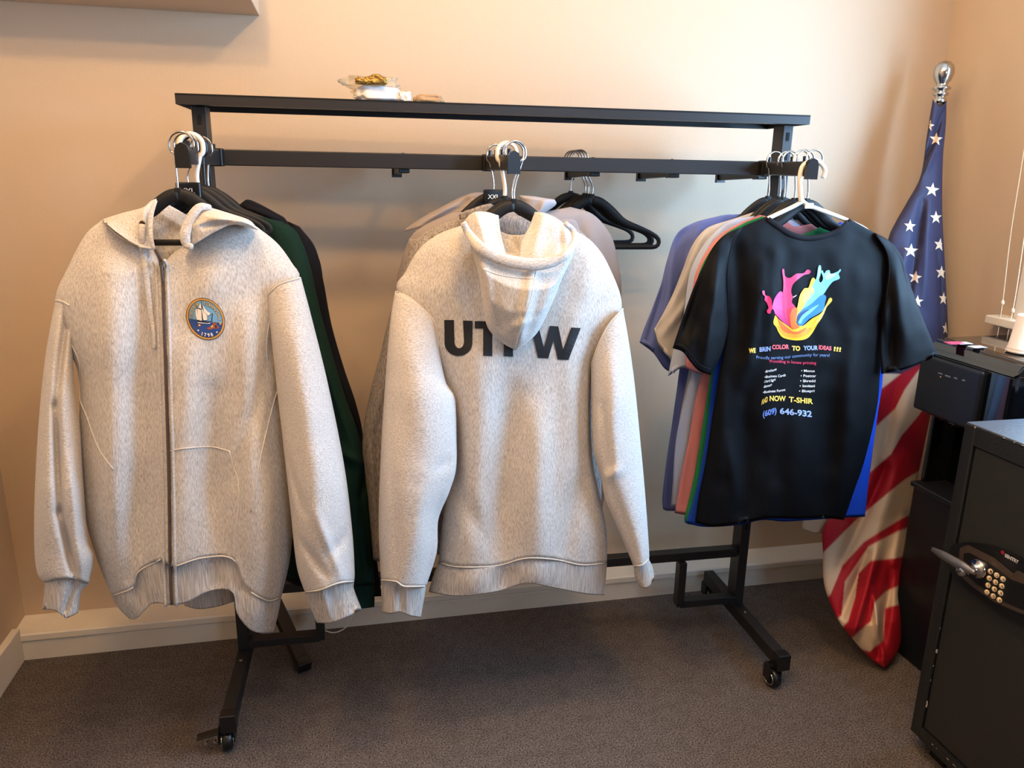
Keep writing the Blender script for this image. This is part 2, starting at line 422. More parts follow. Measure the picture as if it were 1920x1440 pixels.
# lower crossbar and square braces
rbox('crossbar', (XA+.03, 1.85, .250), (XB-.03, 1.88, .276))
for s, x, xp in ((0, -.10, XA+.03), (1, .905, XB-.03)):
    bm = bmesh.new()
    box(bm, (x-.011, 1.835, .112), (x+.011, 1.865, .251), .002)
    a, b = sorted((x, xp)); box(bm, (a, 1.835, .108), (b, 1.865, .130), .002)
    for v in bm.verts: v.co = R(*v.co)
    obj('brace', bm, M_blk, rack)
def caster(x, y, brake=False):
    c = R(x, y, .027)
    bm = bmesh.new()
    beam(bm, c+Vector((0, 0, .034)), c+Vector((0, .02, .034)), .034, .008, .002)
    box(bm, c+Vector((-.019, -.012, -.004)), c+Vector((-.013, .02, .034)), .002); box(bm, c+Vector((.013, -.012, -.004)), c+Vector((.019, .02, .034)), .002)
    lathe(bm, [(.008, 0), (.008, .014)], c+Vector((0, .006, .03)), n=12)
    k = obj('caster', bm, M_blkm, rack)
    bm = bmesh.new(); lathe(bm, [(.021, -.011), (.025, -.008), (.026, 0), (.025, .008), (.021, .011)], c, (1, .18, 0)); obj('wheel', bm, M_blkm, k, True)
    bm = bmesh.new(); ax = Vector((1, .18, 0)).normalized()
    q = Vector((0, 0, 1)).rotation_difference(ax)
    for s in (-1, 1):
        ring = [c+ax*s*.0125+q @ Vector((.016*math.cos(t), .016*math.sin(t), 0)) for t in np.linspace(0, 2*PI, 25)]
        tube(bm, ring, .0022, 6, False)
        lathe(bm, [(.006, 0), (.005, .004)], c+ax*s*.0125, ax*s, n=12)
    # the side towards the room shows a bright hub too
    obj('hub', bm, M_chr, k, True)
    if brake:
        bm = bmesh.new(); beam(bm, c+Vector((-.015, -.01, .032)), c+Vector((-.062, -.015, .026)), .022, .004, .001); obj('brake_lever', bm, M_blkm, k)
        bm = bmesh.new()
        for dx in (-.040, -.022): lathe(bm, [(.0035, 0), (.003, .004)], c+Vector((dx, -.026, .018)), (0, -1, .2), n=10)
        obj('rivet', bm, M_chr, k)
def foot(x):
    bm = bmesh.new(); box(bm, (x-.016, 1.585, .062), (x+.016, 2.045, .100), .003)
    for v in bm.verts: v.co = R(*v.co)
    l = obj('leg', bm, M_blk, rack)
    bm = bmesh.new(); box(bm, (x-.018, 1.58, .058), (x+.018, 1.612, .104), .003)
    for v in bm.verts: v.co = R(*v.co)
    obj('end_cap', bm, M_blkm, l)
    bm = bmesh.new(); lathe(bm, [(.005, 0), (.004, .003)], R(x, 1.80, .100), n=10); obj('bolt', bm, M_chr, l)
foot(XA+.013); foot(XB-.014)
caster(XA+.005, 1.602, True); caster(XB-.03, 1.602); caster(XB-.014, 2.03); caster(XA+.013, 2.03)
# arms that carry the hangers
def arm(xr, xe, ye, npeg, back=False, name='arm', yr=1.85):
    a = R(xr, yr, 1.322 if back else 1.329); b = Vector((xe, ye, 1.314 if back else 1.326))
    bm = bmesh.new(); beam(bm, a, b, .016, .032, .003)
    o = obj(name, bm, M_blk, rack)
    d = (b-a).normalized()
    bm = bmesh.new(); prof = [(-.0125, -.022), (.0125, -.022), (.0125, .008), (.009, .018), (0, .0225), (-.009, .018), (-.0125, .008)]
    s = Vector((d.y, -d.x, 0)); r0 = [bm.verts.new(b+d*-.004+s*x+Vector((0, 0, z))) for x, z in prof]; r1 = [bm.verts.new(b+d*.008+s*x+Vector((0, 0, z))) for x, z in prof]
    for i in range(7): bm.faces.new((r0[i], r0[(i+1) % 7], r1[(i+1) % 7], r1[i]))
    bm.faces.new(r0[::-1]); bm.faces.new(r1); bmesh.ops.recalc_face_normals(bm, faces=bm.faces[:])
    obj('end_cap', bm, M_blkm, o)
    for k in range(npeg):
        c = a.lerp(b, .14+.72*k/max(1, npeg-1) if npeg > 1 else .1); obj('peg', lathe(bmesh.new(), [(.004, .014), (.004, .026), (.003, .027)], c, n=8), M_blkm, o)
    # socket on the rail
    bm = bmesh.new(); beam(bm, a+d*.0, a-d*-.03, .026, .038, .002); obj('bracket', bm, M_blkm, o)
    return o
arm(-.262, -.275, 1.535, 4); arm(.335, .334, 1.535, 4); arm(1.035, .995, 1.548, 4)
for px in (744, 1068, 1203, 1352):
    e = at(px, 322, Y=2.07); arm(e.x-.0, e.x, 2.07, 1, True, 'arm', yr=1.872)

# ------------------------------------------------------------------ hangers
G1 = 'hangers on the left arm of the rack'; G2 = 'hangers on the middle arm of the rack'; G3 = 'hangers on the right arm of the rack'; G4 = 'empty hangers on the back of the rack'
def hook_path(N, xa, za, Y, side=1, r=.021):
    P = [N, N+Vector((0, 0, .026))]
    c = Vector((xa, Y, za+.006))
    for t in np.linspace(-50, 205, 14):
        a = math.radians(t); P.append(c+Vector((side*r*math.cos(a), 0, r*math.sin(a)+(.004 if t > 0 else 0))))
    return P
SHP = [(0, -.010), (.022, -.015), (.048, -.032), (.075, -.055), (.10, -.072), (.15, -.090), (.185, -.104), (.203, -.118), (.204, -.132), (.192, -.140), (.15, -.141), (.08, -.141), (0, -.141)]
def hanger(px, py, Y, arm_px, label, group, side=1, hookm=None, scale=1., yaw=0., clip=True, name='coat_hanger', hookr=.0021, body=None):
    N = at(px, py, Y=Y); t = thing(name, (N.x, Y, N.z), label, 'hanger', group); scale *= {G1: .66, G4: 1.}.get(group, .80)
    Rz = Matrix.Rotation(yaw, 3, 'Z')
    pts = [(x*scale, z*scale) for x, z in SHP]; full = pts[::1] + [(-x, z) for x, z in pts[::-1][1:]]
    P = [N+Rz @ Vector((x, 0, z)) for x, z in full]
    loop = catmull([tuple(p) for p in P], 110)
    rs = []
    for p in loop:
        h = (p[2]-N.z)/scale; rs.append(.0125 if h > -.05 else max(.006, .0125-(abs(h)-.05)*.12))
    obj('shoulder_frame', tube(bmesh.new(), loop, rs, 10, True, (Rz @ Vector((0, 1, 0)), .45)), body or M_velv, t, True)
    if clip: 
        bm = bmesh.new(); box(bm, N+Vector((-.006, -.005, -.012)), N+Vector((.006, .005, .006)), .002); obj('neck', bm, body or M_velv, t)
    za = 1.336; A = at(arm_px, 312, Y=Y)
    bm = tb([tuple(p) for p in hook_path(N, A.x, za, Y, side)], hookr, 8, 60); obj('hook', bm, hookm or M_chr, t, True)
    return t
def size_block(N, s, parent):
    bm = bmesh.new(); box(bm, N+Vector((-.022, -.009, -.02)), N+Vector((.022, .009, .010)), .003); k = obj('size_block', bm, M_blkm, parent)
    b = text_bm(s, .01)
    for v in b.verts: v.co = Vector((N.x-.014+v.co.x*.0135, N.y-.0098, N.z-.010+v.co.y*.0135))
    obj('lettering', b, M_wpl, k)

hanger(334, 358, 1.545, 344, 'black velvet hanger inside the light heather zip hoodie, chrome hook over the arm tip', G1, side=-1)
t = hanger(354, 352, 1.60, 352, 'black plastic hanger with XXL size block behind the zip hoodie', G1, side=1, scale=.95)
size_block(at(354, 352, Y=1.59), 'XXL', t)
hanger(371, 352, 1.625, 362, 'black hanger with a thick white hook behind the XXL hanger', G1, side=1, hookm=M_wpl, hookr=.0048, scale=.95)
hanger(384, 352, 1.66, 368, 'black hanger with a thick black hook, next behind the white hooked one', G1, side=1, hookm=M_blkm, hookr=.0045)
hanger(392, 356, 1.73, 380, 'black hanger at the rail end of the left arm, holding the black hoodie', G1, side=1)
hanger(964, 378, 1.555, 966, 'black velvet hanger inside the lettered hoodie, chrome hook on the arm tip', G2, side=1)
hanger(960, 376, 1.585, 962, 'black hanger right behind the lettered hoodie hanger, holding the heather one', G2, side=1, clip=False)
hanger(946, 372, 1.64, 950, 'black hanger with a thick cream plastic hook in the middle of the centre arm', G2, side=-1, hookm=M_wpl, hookr=.0042)
t = hanger(925, 362, 1.75, 930, 'black hanger with XXL size block in the pale grey hooded sweatshirt', G2, side=-1)
size_block(at(925, 364, Y=1.74), 'XXL', t)
for k, (px, dy, yw) in enumerate(((1064, 0, .10), (1090, 4, .0), (1096, 5, .03), (1104, 6, -.04))):
    hanger(px+6, 362+dy, 2.035-.022*k, 1072+5*k, ['rearmost empty black hanger beside the middle hoodies, partly hidden', 'second empty black hanger from the wall, between its neighbours', 'third empty black hanger from the wall, behind the front one', 'frontmost empty black velvet hanger beside the middle hoodies'][k], G4, side=1, yaw=yw, scale=.93)
TEEN = [(1440, 372, 1.745, 'rearmost black hanger on the right arm, in the periwinkle T-shirt'),
        (1461, 373, 1.715, 'black hanger in the cream T-shirt on the right arm'), (1469, 374, 1.685, 'black hanger in the pale blue T-shirt on the right arm'),
        (1489, 376, 1.65, 'black hanger in the salmon T-shirt on the right arm'), (1497, 376, 1.62, 'black hanger in the green T-shirt on the right arm'),
        (1513, 377, 1.595, 'black hanger in the royal blue T-shirt, right behind the white hanger')]
for px, py, Y, lab in TEEN: hanger(px, py, Y, px+12, lab, G3, side=-1, scale=.93)
# white plastic hanger at the tip of the right arm
Yh = 1.566; N = at(1502, 377, Y=Yh); t = thing('coat_hanger', N, 'thick white plastic tube hanger holding the printed black T-shirt', 'hanger', G3)
P = [at(x, y, Y=Yh) for x, y in ((1502, 378), (1500, 350), (1500, 330), (1505, 312), (1518, 303), (1533, 302), (1543, 311), (1547, 322), (1543, 334))]
obj('hook', tb([tuple(p) for p in P], .0052, 12, 60), M_wpl, t, True)
P = [at(x, y, Y=1.578) for x, y in ((1502, 372), (1512, 383), (1550, 398), (1590, 414), (1628, 436), (1615, 462), (1510, 466), (1410, 462), (1396, 438), (1425, 417), (1450, 405), (1490, 386), (1504, 378))]
obj('shoulder_frame', tb([tuple(p) for p in P], .0048, 12, 120), M_wpl, t, True)
bm = bmesh.new(); c = at(1517, 386, Y=Yh); box(bm, c+Vector((-.010, -.002, -.006)), c+Vector((.010, .002, .006)), .001); obj('gusset', bm, M_wpl, t)

# ------------------------------------------------------------------ zip hoodie (front left)
def hood_thing(name, px, py, Y, lab, cat, grp=None): return thing(name, at(px, py, Y=Y), lab, cat, grp)
H = hood_thing('zip_hoodie', 330, 1120, 1.55, 'light heather zip hoodie with round township seal on the chest, frontmost on the left arm', 'hoodie', 'sweatshirts on the left arm of the rack')
Yb = 1.53
body = cloth('body', [(192, 412), (160, 440), (128, 500), (104, 562), (124, 640), (146, 700), (149, 780), (152, 880), (160, 970), (182, 1050), (210, 1118)],
      [(480, 424), (520, 456), (548, 494), (562, 522), (540, 580), (528, 660), (535, 800), (548, 950), (545, 1040), (527, 1122)],
      [(192, 412), (222, 438), (256, 459), (283, 464), (302, 494), (325, 474), (345, 462), (386, 434), (432, 413), (480, 424)],
      [(210, 1118), (250, 1102), (258, 1074), (302, 1050), (325, 1064), (380, 1046), (437, 1048), (460, 1100), (500, 1127), (527, 1122)],
      Yb, [.035, .05, .06, .06, .065, .07, .07], [.02, .05, .06], M_heath, H, p=2.6, top=.5, nz=.0025,
      folds=[(205, 520, 200, 1090, 42, .034), (272, 540, 268, 1070, 26, -.022), (308, 480, 322, 1060, 9, .006), (352, 660, 340, 1040, 26, .020), (398, 740, 400, 1044, 22, -.022),
             (468, 600, 482, 1110, 30, .034), (512, 640, 440, 900, 12, -.014), (430, 460, 380, 560, 34, .010), (145, 480, 118, 560, 20, .010), (250, 900, 240, 1100, 20, -.012), (505, 900, 500, 1110, 16, .012)])
slL = cloth('sleeve', [(104, 562), (88, 650), (75, 760), (66, 900), (64, 1020), (70, 1075), (84, 1092)], [(142, 575), (138, 640), (139, 720), (150, 800), (156, 900), (165, 1010), (176, 1045), (166, 1095)],
      [(104, 562), (120, 566), (142, 575)], [(84, 1092), (110, 1086), (140, 1086), (166, 1095)], [1.535, 1.52, 1.5, 1.5], [.03, .045, .05, .045], .04, M_heaths, H, p=2, folds=[(126, 580, 104, 760, 7, -.020), (104, 760, 112, 960, 7, -.026), (112, 960, 142, 1085, 8, -.026), (88, 800, 84, 1000, 12, .006), (132, 860, 150, 1060, 10, .010)], top=.7)
cloth('cuff', [(84, 1092), (82, 1115), (79, 1143)], [(166, 1095), (152, 1110), (147, 1148)], [(84, 1092), (110, 1086), (140, 1086), (166, 1095)], [(79, 1143), (98, 1144), (112, 1150), (122, 1159), (135, 1155), (147, 1148)], 1.5, .03, .03, M_rib, H, nv=24, folds=[(142, 1085, 118, 1155, 7, -.012)], top=1.)
slR = cloth('sleeve', [(501, 552), (505, 600), (516, 700), (535, 870), (545, 960), (556, 1060), (572, 1112)], [(564, 519), (583, 590), (615, 720), (645, 870), (660, 990), (665, 1070), (664, 1092)],
      [(501, 552), (525, 532), (564, 519)], [(572, 1112), (600, 1108), (635, 1094), (664, 1092)], [1.505, 1.49, 1.475, 1.47], [.030, .05, .06, .06], .05, M_heaths, H, p=2.1, folds=[(555, 640, 600, 1000, 24, .012), (540, 870, 570, 960, 8, -.010), (560, 1010, 610, 1080, 8, -.010), (620, 1040, 650, 1000, 9, -.008), (590, 960, 640, 1080, 9, .007)], top=.7)
cloth('cuff', [(572, 1112), (580, 1135), (594, 1168)], [(664, 1092), (664, 1105), (678, 1142)], [(572, 1112), (600, 1108), (635, 1094), (664, 1092)], [(594, 1168), (622, 1168), (655, 1155), (678, 1142)], 1.472, .034, .03, M_rib, H, nv=24, top=1., folds=[(605, 1110, 620, 1165, 8, .006)])
hem = cloth('hem_band', [(210, 1118), (222, 1140), (242, 1160)], [(527, 1122), (522, 1150), (513, 1185)],
      [(210, 1118), (250, 1102), (258, 1074), (302, 1050), (325, 1064), (380, 1046), (437, 1048), (460, 1100), (500, 1127), (527, 1122)],
      [(242, 1160), (256, 1160), (284, 1132), (301, 1131), (322, 1135), (350, 1130), (385, 1112), (415, 1105), (438, 1112), (444, 1150), (468, 1180), (490, 1187), (513, 1185)], Yb, .062, .05, M_rib, H, p=2.6, nv=24, top=1.,
      folds=[(208, 1110, 235, 1150, 30, .014), (262, 1075, 262, 1140, 20, -.014), (400, 1045, 400, 1110, 22, -.014), (480, 1100, 485, 1180, 28, .022)])
cloth('back_hem', [(340, 1100), (346, 1136)], [(440, 1095), (440, 1128)], [(340, 1100), (440, 1095)], [(346, 1136), (372, 1142), (405, 1138), (440, 1128)], 1.60, .01, .01, M_rib, H, nv=14, nu=20, top=1.)
# hood: left flap, inside of the neck, right flap
fl = cloth('hood', [(192, 411), (195, 415), (199, 419)], [(294, 372), (285, 400), (283, 430), (288, 467)], [(192, 411), (230, 399), (268, 389), (282, 377), (294, 372)], [(199, 419), (225, 440), (256, 460), (288, 467)], [1.525, 1.51, 1.495], .020, .02, M_heath, H, nu=30, nv=30, open_b=False, folds=[(270, 392, 277, 460, 9, .010)], top=.7)
inn = cloth('hood_lining', [(280, 384), (284, 430), (288, 468)], [(357, 407), (348, 440), (338, 470)], [(280, 384), (300, 378), (320, 386), (357, 407)], [(288, 468), (302, 512), (338, 480)], [1.59, 1.578, 1.575], .005, .01, M_heath, H, nu=24, nv=30, open_b=False, folds=[(300, 400, 350, 430, 8, .006)])
fr = cloth('hood', [(358, 407), (346, 436), (343, 466)], [(484, 430), (484, 432)], [(358, 407), (370, 389), (392, 389), (434, 401), (468, 413), (484, 430)], [(343, 466), (362, 460), (386, 445), (407, 433), (440, 421), (484, 432)], [1.50, 1.475, 1.48], .030, .03, M_heath, H, nu=44, nv=26, open_b=False, folds=[(385, 405, 470, 420, 7, .012), (380, 425, 440, 412, 5, -.010)], top=.7)
band = [at(x, y, Y=1.452+d) for x, y, d in ((360, 463, -.004), (350, 458, 0), (347, 440, 0), (354, 418, .004), (364, 399, .006), (376, 388, .010), (394, 389, .02))]
obj('hood_rim', tb([tuple(p) for p in band], [.005, .0085, .009, .0085, .008, .007, .005], 10, 40, (Vector((0, 1, 0)), .5)), M_heaths, H, True)
band = [at(x, y, Y=1.47+d) for x, y, d in ((288, 466, 0), (283, 445, 0), (282, 420, .005), (284, 400, .012), (292, 376, .02))]
obj('hood_rim', tb([tuple(p) for p in band], [.003, .004, .0045, .004, .003], 10, 30, (Vector((0, 1, 0)), .6)), M_heaths, H, True)
S1 = ['body']
def key(o): return o.name
bS = [key(body)]
seam('neck_seam', [(196, 415), (215, 436), (240, 453), (262, 462), (290, 467)], [key(body), key(fl)], M_seam, H, .0022)
seam('neck_tape', [(286, 452), (310, 453), (340, 452)], [key(inn)], M_seam, H, .004, dflt=1.58)
for pts in ([(119, 620), (135, 648), (149, 684), (148, 740), (162, 780), (185, 840), (212, 880)], [(535, 690), (512, 760), (490, 850), (478, 920), (470, 960)], [(506, 600), (500, 640), (503, 680), (520, 710)],
            [(318, 846), (345, 841), (395, 838), (430, 846)], [(430, 846), (437, 875), (446, 900), (447, 950), (440, 1000), (438, 1046)]):
    seam('side_seam', pts, bS, M_seam, H, .0014)
seam('cuff_seam', [(84, 1092), (110, 1087), (140, 1087), (164, 1095)], [key(slL)], M_seam, H, .0018)
seam('cuff_seam', [(574, 1110), (600, 1106), (635, 1093), (663, 1090)], [key(slR)], M_seam, H, .0018)
seam('shoulder_seam', [(104, 563), (118, 566), (130, 573)], [key(slL), key(body)], M_seam, H, .0018)
seam('shoulder_seam', [(503, 552), (525, 533), (562, 521)], [key(slR), key(body)], M_seam, H, .0018)
seam('hem_seam', [(212, 1117), (250, 1101), (259, 1073), (301, 1049)], [key(hem), key(body)], M_seam, H, .0016)
seam('hem_seam', [(326, 1063), (380, 1046), (436, 1048), (460, 1100), (500, 1126), (524, 1121)], [key(hem), key(body)], M_seam, H, .0016)
M_zip = mat('zip_tape', rgb(96, 76, 66), .5); M_zipm = mat('zip_metal', rgb(120, 112, 104), .35, .8)
zp = [(292, 468), (300, 484), (304, 500), (308, 600), (313, 760), (317, 900), (319, 1050), (322, 1132)]
ZP = [hit(x, y, [key(body), key(hem)], .002, 1.47) for x, y in catmull(zp, 90)]
for i in range(2): ZP = [ZP[0]]+[(ZP[j-1]+ZP[j]*2+ZP[j+1])/4 for j in range(1, len(ZP)-1)]+[ZP[-1]]
z = obj('zipper', tb([tuple(p) for p in ZP], .0032, 8), M_zip, H, True)
ZQ = [p+Vector((.0006, -.003, 0)) for p in ZP]
bm = bmesh.new()
L_ = sum((ZQ[j+1]-ZQ[j]).length for j in range(len(ZQ)-1)); n_t = 190; q = catmull([tuple(p) for p in ZQ], n_t)
for k in range(n_t): box(bm, Vector(q[k])+Vector((-.0016, -.0008, -.0009)), Vector(q[k])+Vector((.0016, .0008, .0009)))
obj('teeth', bm, M_zipm, z)
c = Vector(q[8]); bm = bmesh.new(); box(bm, c+Vector((-.004, -.004, -.008)), c+Vector((.004, .002, .006)), .001); box(bm, c+Vector((-.0025, -.006, -.034)), c+Vector((.0025, -.004, -.006)), .0008); obj('zip_pull', bm, M_zipm, z)
for dx in (-11, 9):
    seam('placket', [(x+dx, y+(6 if dx < 0 else 4)) for x, y in zp[1:]], [key(body), key(hem)], M_heaths, H, .0030, 70, dflt=1.47)
ds = [hit(x, y, [key(body), key(fl)], .008, 1.46) for x, y in catmull([(267, 421), (265, 445), (272, 500), (279, 560), (284, 600), (289, 628), (289, 655)], 50)]
for i in range(14): ds = [ds[0]]+[(ds[j-1]+ds[j]*2+ds[j+1])/4 for j in range(1, len(ds)-1)]+[ds[-1]]
obj('drawstring', tb([tuple(p) for p in ds], [.0055, .0058, .0055, .005, .005, .0035, .0025], 8, None, (Vector((0, 1, 0)), .4)), M_heaths, H, True)
e = hit(267, 419, [key(fl)], .002, 1.46); bm = bmesh.new(); lathe(bm, [(.0035, 0), (.0048, .001), (.0048, .002), (.003, .0025)], e, (0, -1, .1), 16); obj('eyelet', bm, mat('dark_eyelet', rgb(60, 40, 30), .4, .5), H, True)

# seal on the chest: drawn in a square of 100 units, centre (0,0), y down, then set on the fleece
cx, cy, ax_, ay_ = 385.3, 598, 36.5, 40.
def em(x, y): return (cx+x*.365+y*.03, cy+y*.395+x*.035)
def ell(r, n=48, a0=0, a1=360): return [em(r*math.cos(math.radians(a)), r*math.sin(math.radians(a))) for a in np.linspace(a0, a1, n, endpoint=(a1-a0 < 360))]
M_em = [mat('seal_gold', rgb(205, 150, 70), .6), mat('seal_dark', rgb(70, 42, 24), .6), mat('seal_sky', rgb(112, 160, 190), .6), mat('seal_sea', rgb(34, 66, 128), .6), mat('seal_cream', rgb(240, 225, 205), .6), mat('seal_rust', rgb(150, 76, 40), .6), mat('seal_navy', rgb(24, 30, 56), .6), mat('seal_straw', rgb(226, 196, 130), .6)]
lay = []
def L_poly(pts, mi, lvl, raw=False):
    b = polyflat([pts if raw else [em(*p) for p in pts]], 5); drape(b, bS, .0012+.0004*lvl); lay.append((b, mi))
L_poly(ell(100), 1, 0, True); L_poly(ell(97), 0, 1, True); L_poly(ell(89), 1, 2, True); 
L_poly(ell(86, 40, 176, 370), 2, 3, True)
L_poly([(86*math.cos(math.radians(a)), 86*math.sin(math.radians(a))) for a in np.linspace(8, 176, 40)], 3, 3)
sails = [[(-44, 8), (-50, -18), (-48, -40), (-41, -46), (-40, -20), (-34, 8)], [(-32, 10), (-40, -10), (-38, -46), (-18, -40), (-19, 10)], [(-34, -52), (-18, -74), (-17, -46), (-32, -52)],
         [(-12, 4), (-16, -44), (-12, -48), (-2, -16), (12, 2), (-8, 8)], [(-12, -66), (14, -36), (30, -28), (14, -16), (-4, -38)], [(-8, -46), (8, -18), (12, -4), (-2, -14)]]
for s in sails:
    mcx = sum(p[0] for p in s)/len(s); mcy = sum(p[1] for p in s)/len(s)
    L_poly([(mcx+(x-mcx)*1.18, mcy+(y-mcy)*1.10) for x, y in s], 6, 4)
    L_poly(s, 4, 5)
L_poly([(-16, -88), (-14, -88), (-14, 12), (-16, 12)], 6, 5)
L_poly([(-46, 10), (14, 12), (30, 6), (36, -30), (40, -30), (34, 8), (10, 18), (-40, 18)], 6, 5)
L_poly([(-44, 19), (12, 19), (26, 14), (20, 21), (-40, 23)], 4, 6)
L_poly([(-46, 34), (-36, 26), (-22, 34), (-36, 40)], 5, 4); L_poly([(-40, 32), (-34, 28), (-26, 32), (-36, 37)], 7, 5)
L_poly([(2, 44), (16, 36), (30, 36), (34, 20), (44, 8), (54, 18), (62, 28), (68, 34), (60, 40), (40, 42), (16, 50)], 5, 4)
L_poly([(48, 24), (54, 24), (56, 38), (46, 38)], 6, 5); L_poly([(24, 32), (34, 26), (38, 36), (28, 40)], 7, 5); L_poly([(29, 33), (33, 31), (34, 37), (30, 38)], 5, 6)
for x in (-42, 54): L_poly([(x+4*math.cos(a), 58+4*math.sin(a)) for a in np.linspace(0, 2*PI, 10, endpoint=False)], 4, 5)
def arc_text(s, r, a0, a1, h, mi, outward=True, lvl=5, off=.03):
    n = len(s)
    for i, ch in enumerate(s):
        if ch == ' ': continue
        a = math.radians(a0+(a1-a0)*i/(n-1)); b = text_bm(ch, off)
        xs = [v.co.x for v in b.verts]; mx = (min(xs)+max(xs))/2
        for v in b.verts:
            x, y = (v.co.x-mx)*h/.72, (v.co.y-.36)*h/.72
            ca, sa = math.cos(a), math.sin(a)
            if outward: X, Yy = ca*(r+y)-sa*x, sa*(r+y)+ca*x
            else: X, Yy = ca*(r-y)+sa*x, sa*(r-y)-ca*x
            q = em(X, Yy); v.co = Vector((q[0], q[1], 0))
        bmesh.ops.triangulate(b, faces=b.faces[:]); drape(b, bS, .0012+.0004*lvl); lay.append((b, mi))
arc_text('UPPER TOWNSHIP', 74, 183, 372, 17, 1, off=.06, lvl=4); arc_text('UPPER TOWNSHIP', 74, 183, 372, 17, 7, off=.0, lvl=6)
arc_text('1798', 76, 108, 70, 17, 4, False, 6, off=.02)
obj('round_seal', merge(lay), M_em, H)

# ------------------------------------------------------------------ green and black sweatshirts behind it
g = hood_thing('sweatshirt', 520, 1100, 1.66, 'forest green sweatshirt hanging directly behind the light zip hoodie', 'sweatshirt', 'sweatshirts on the left arm of the rack')
cloth('body', [(400, 398), (420, 600), (470, 850), (520, 1050), (545, 1085)], [(500, 408), (560, 440), (575, 560), (590, 800), (600, 1000), (600, 1085)], [(400, 398), (450, 400), (500, 408)], [(545, 1085), (600, 1085)], 1.68, .04, .02, M_green, g, top=.5)
gs = cloth('sleeve', [(478, 404), (520, 520), (560, 700), (600, 860), (625, 980), (640, 1095)], [(530, 416), (562, 446), (582, 500), (600, 580), (622, 660), (648, 745), (672, 812), (688, 880), (697, 980), (700, 1050), (703, 1095)],
      [(478, 404), (505, 410), (530, 416)], [(640, 1095), (670, 1098), (703, 1095)], [1.665, 1.64, 1.63], [.02, .04, .045], .03, M_green, g, folds=[(560, 500, 620, 700, 12, .010), (600, 660, 668, 850, 9, .012), (640, 850, 690, 872, 7, .016), (690, 885, 672, 940, 6, -.012), (650, 900, 660, 1080, 9, .012), (676, 900, 690, 1090, 7, -.010)], top=.6)
cloth('cuff', [(640, 1095), (648, 1138)], [(703, 1095), (702, 1138)], [(640, 1095), (670, 1098), (703, 1095)], [(648, 1138), (676, 1141), (702, 1138)], 1.63, .03, .02, M_green, g, nv=16, nu=24, top=1.)
k = hood_thing('hooded_sweatshirt', 560, 1080, 1.75, 'black hooded sweatshirt at the back of the left arm, behind the green one', 'hoodie', 'sweatshirts on the left arm of the rack')
cloth('body', [(420, 392), (450, 600), (500, 900), (520, 1080)], [(560, 424), (592, 470), (606, 530), (612, 700), (620, 900), (625, 1080)], [(420, 392), (490, 398), (560, 424)], [(520, 1080), (570, 1100), (625, 1080)], 1.77, .04, .02, M_navy, k, top=.6)
cloth('sleeve', [(540, 415), (560, 600), (620, 800), (660, 1000), (670, 1120)], [(562, 425), (592, 466), (607, 530), (622, 610), (645, 690), (667, 755), (680, 812), (681, 870), (698, 980), (708, 1060), (716, 1118)], [(540, 415), (562, 425)], [(670, 1120), (716, 1118)], 1.755, .035, .02, M_navy, k, folds=[(640, 700, 676, 820, 6, .010)], top=.7)
cloth('hood', [(440, 392), (436, 398), (440, 405)], [(532, 407), (548, 425), (560, 432)], [(440, 392), (456, 378), (466, 374), (490, 384), (532, 407)], [(440, 405), (490, 415), (560, 432)], 1.74, .025, .02, M_navy, k, nv=24, nu=34, open_b=False, folds=[(450, 385, 520, 410, 7, .008)])

# ------------------------------------------------------------------ lettered hoodie seen from behind
G5 = 'sweatshirts on the middle arm of the rack'
U = hood_thing('pullover_hoodie', 960, 1110, 1.56, 'light heather hoodie seen from behind, hood hanging over black letters', 'hoodie', G5)
Yb = 1.56
ub = cloth('body', [(872, 420), (820, 440), (785, 468), (760, 510), (744, 545), (790, 620), (838, 750), (848, 880), (832, 960), (822, 1055)],
      [(1075, 430), (1112, 455), (1142, 500), (1166, 575), (1135, 640), (1110, 700), (1110, 850), (1127, 940), (1138, 1000), (1138, 1057)],
      [(872, 420), (905, 430), (975, 445), (1040, 437), (1075, 430)], [(822, 1055), (860, 1064), (930, 1062), (985, 1048), (1040, 1050), (1090, 1060), (1138, 1057)],
      Yb, [.03, .045, .055, .06, .065, .07], [.02, .05, .06], M_heath, U, p=2.7, top=.5, nz=.0022,
      folds=[(860, 470, 850, 560, 30, .010), (900, 680, 880, 1045, 34, .022), (955, 740, 935, 1055, 24, -.020), (1012, 780, 1010, 1050, 30, .024), (1072, 600, 1075, 1000, 26, .014), (1085, 900, 1060, 1040, 16, -.012), (870, 930, 900, 1000, 16, -.010), (1110, 480, 1090, 600, 20, .008)])
uh = cloth('hem_band', [(822, 1055), (812, 1080), (803, 1110)], [(1138, 1057), (1134, 1116)], [(822, 1055), (860, 1064), (930, 1062), (985, 1048), (1040, 1050), (1090, 1060), (1138, 1057)],
      [(803, 1110), (860, 1118), (930, 1110), (985, 1094), (1040, 1103), (1100, 1114), (1134, 1116)], Yb, .066, .05, M_rib, U, p=2.7, nv=24, top=1., folds=[(890, 1060, 885, 1115, 34, .014), (1010, 1050, 1010, 1100, 30, .014), (945, 1060, 940, 1110, 20, -.012)])
